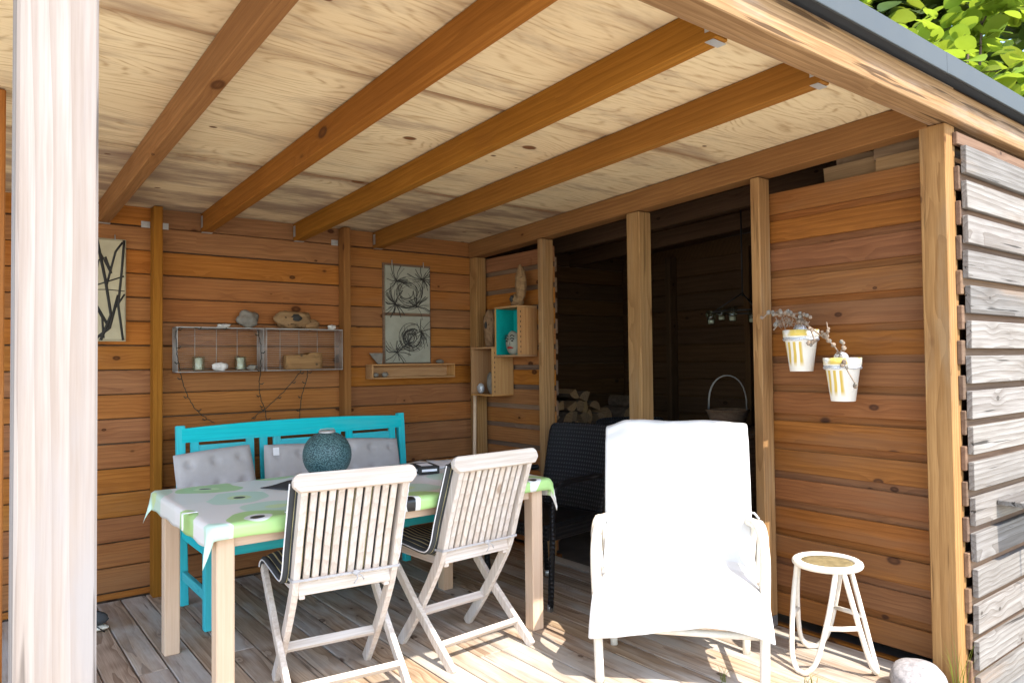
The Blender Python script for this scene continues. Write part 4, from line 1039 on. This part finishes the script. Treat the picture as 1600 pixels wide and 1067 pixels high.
# ------------------------------------------------------------------ shrub and trees beyond the roof
def leaf_mesh(name, mat, ln_, wd):
    mb = MB(); n = 6; vs = []
    for i in range(n+1):
        u = i/n; hw = wd/2*math.sin(math.pi*min(1, u*.92+.04))**.75; zz = -.18*ln_*(u-.4)**2
        vs += [(-hw, u*ln_, zz+.14*hw), (0, u*ln_, zz), (hw, u*ln_, zz+.14*hw)]
    fs = []
    for i in range(n):
        for k in range(2): fs.append((i*3+k, i*3+k+1, i*3+k+4, i*3+k+3))
    mb.add(vs, fs, True); return mb
def shrub(label, base, centre, rad, n_near, n_far, lsize, mat, trunk_r, seed, name='hazel_shrub', group=None):
    rr = random.Random(seed)
    t = thing(name, label, 'shrub' if 'shrub' in name else 'tree', base, 0, group)
    B = Vector(base); Cc = Vector(centre)-B
    stems = []
    mb = MB()
    for k in range(9):
        a = rr.uniform(0, 6.28); e = Cc+Vector((rr.uniform(-.8, .8)*rad[0], rr.uniform(-.8, .8)*rad[1], rr.uniform(-.3, .85)*rad[2]))
        P = path([(rr.uniform(-.08, .08), rr.uniform(-.08, .08), 0), (e.x*.3+rr.uniform(-.1, .1), e.y*.3, e.z*.45), tuple(e*.75), tuple(e)], 5)
        mb.tube(P, [trunk_r*(1-.8*i/len(P)) for i in range(len(P))], 6); stems += P[6:]
        for j in range(5):
            p = P[rr.randint(8, len(P)-1)]; q = p+Vector((rr.uniform(-1, 1)*rad[0]*.5, rr.uniform(-1, 1)*rad[1]*.5, rr.uniform(-.1, .8)*rad[2]*.45))
            pp = path([tuple(p), tuple(p.lerp(q, .5)+Vector((0, 0, .04))), tuple(q)], 4); mb.tube(pp, [trunk_r*.25*(1-.7*i/len(pp)) for i in range(len(pp))], 5); stems += pp[2:]*2
    mb.build('trunk', MT['bark'], t)
    lm = leaf_mesh('leaf', mat, lsize, lsize*.86)
    lme = lm.mesh('leaf', mat)
    def place():
        p = rr.choice(stems)+Vector((rr.gauss(0, .11)*rad[0], rr.gauss(0, .11)*rad[1], rr.gauss(0, .11)*rad[2]))
        m = Euler((rr.uniform(-.9, .7), rr.uniform(-.7, .7), rr.uniform(0, 6.28))).to_matrix(); s_ = rr.uniform(.6, 1.15)
        return p, m, s_
    spots = [place() for _ in range(n_near+n_far)]
    # the leaves that show largest in the picture stay single pieces
    def score(sp):
        q = B+sp[0]-Vector((0, 0, 1.3)); w_ = q.dot(cf); X = q.dot(cr)/w_*1130+800; Y = 533-q.dot(cu)/w_*1130
        return w_ if (1330 < X < 1620 and -20 < Y < 190) else 99+w_
    spots.sort(key=score)
    for p, m, s_ in spots[:n_near]:
        o = link('leaf', lme, t); o.matrix_local = Matrix.Translation(p) @ (m*s_).to_4x4()
    mb = MB()
    for p, m, s_ in spots[n_near:]: mb.add([p+m@(v*s_) for v in lm.v], lm.f, True)
    o = mb.build('crown', mat, t); o['kind'] = 'stuff'
shrub('bright yellow green leafy shrub rising beyond the shed roof', (5.55, 2.20, -.16), (5.55, 2.20, 3.25), (.80, 1.35, .85), 295, 3000, .14, MT['leaf'], .028, 3)
shrub('dark green tree behind the bright shrub', (8.6, 3.0, -.16), (8.6, 3.0, 3.9), (1.6, 2.4, 2.2), 0, 7500, .30, MT['darkleaf'], .09, 5, 'dark_tree', 'trees beyond the shed')
shrub('second dark green tree left behind the bright shrub', (9.2, 5.6, -.16), (9.2, 5.6, 4.2), (1.8, 2.4, 2.6), 0, 7500, .30, MT['darkleaf'], .09, 6, 'dark_tree', 'trees beyond the shed')
shrub('small green shrub at the right corner of the grey shed wall', (4.35, .85, -.16), (4.42, .95, 1.55), (.30, .25, .75), 0, 160, .07, MT['leaf'], .010, 8, 'corner_shrub')
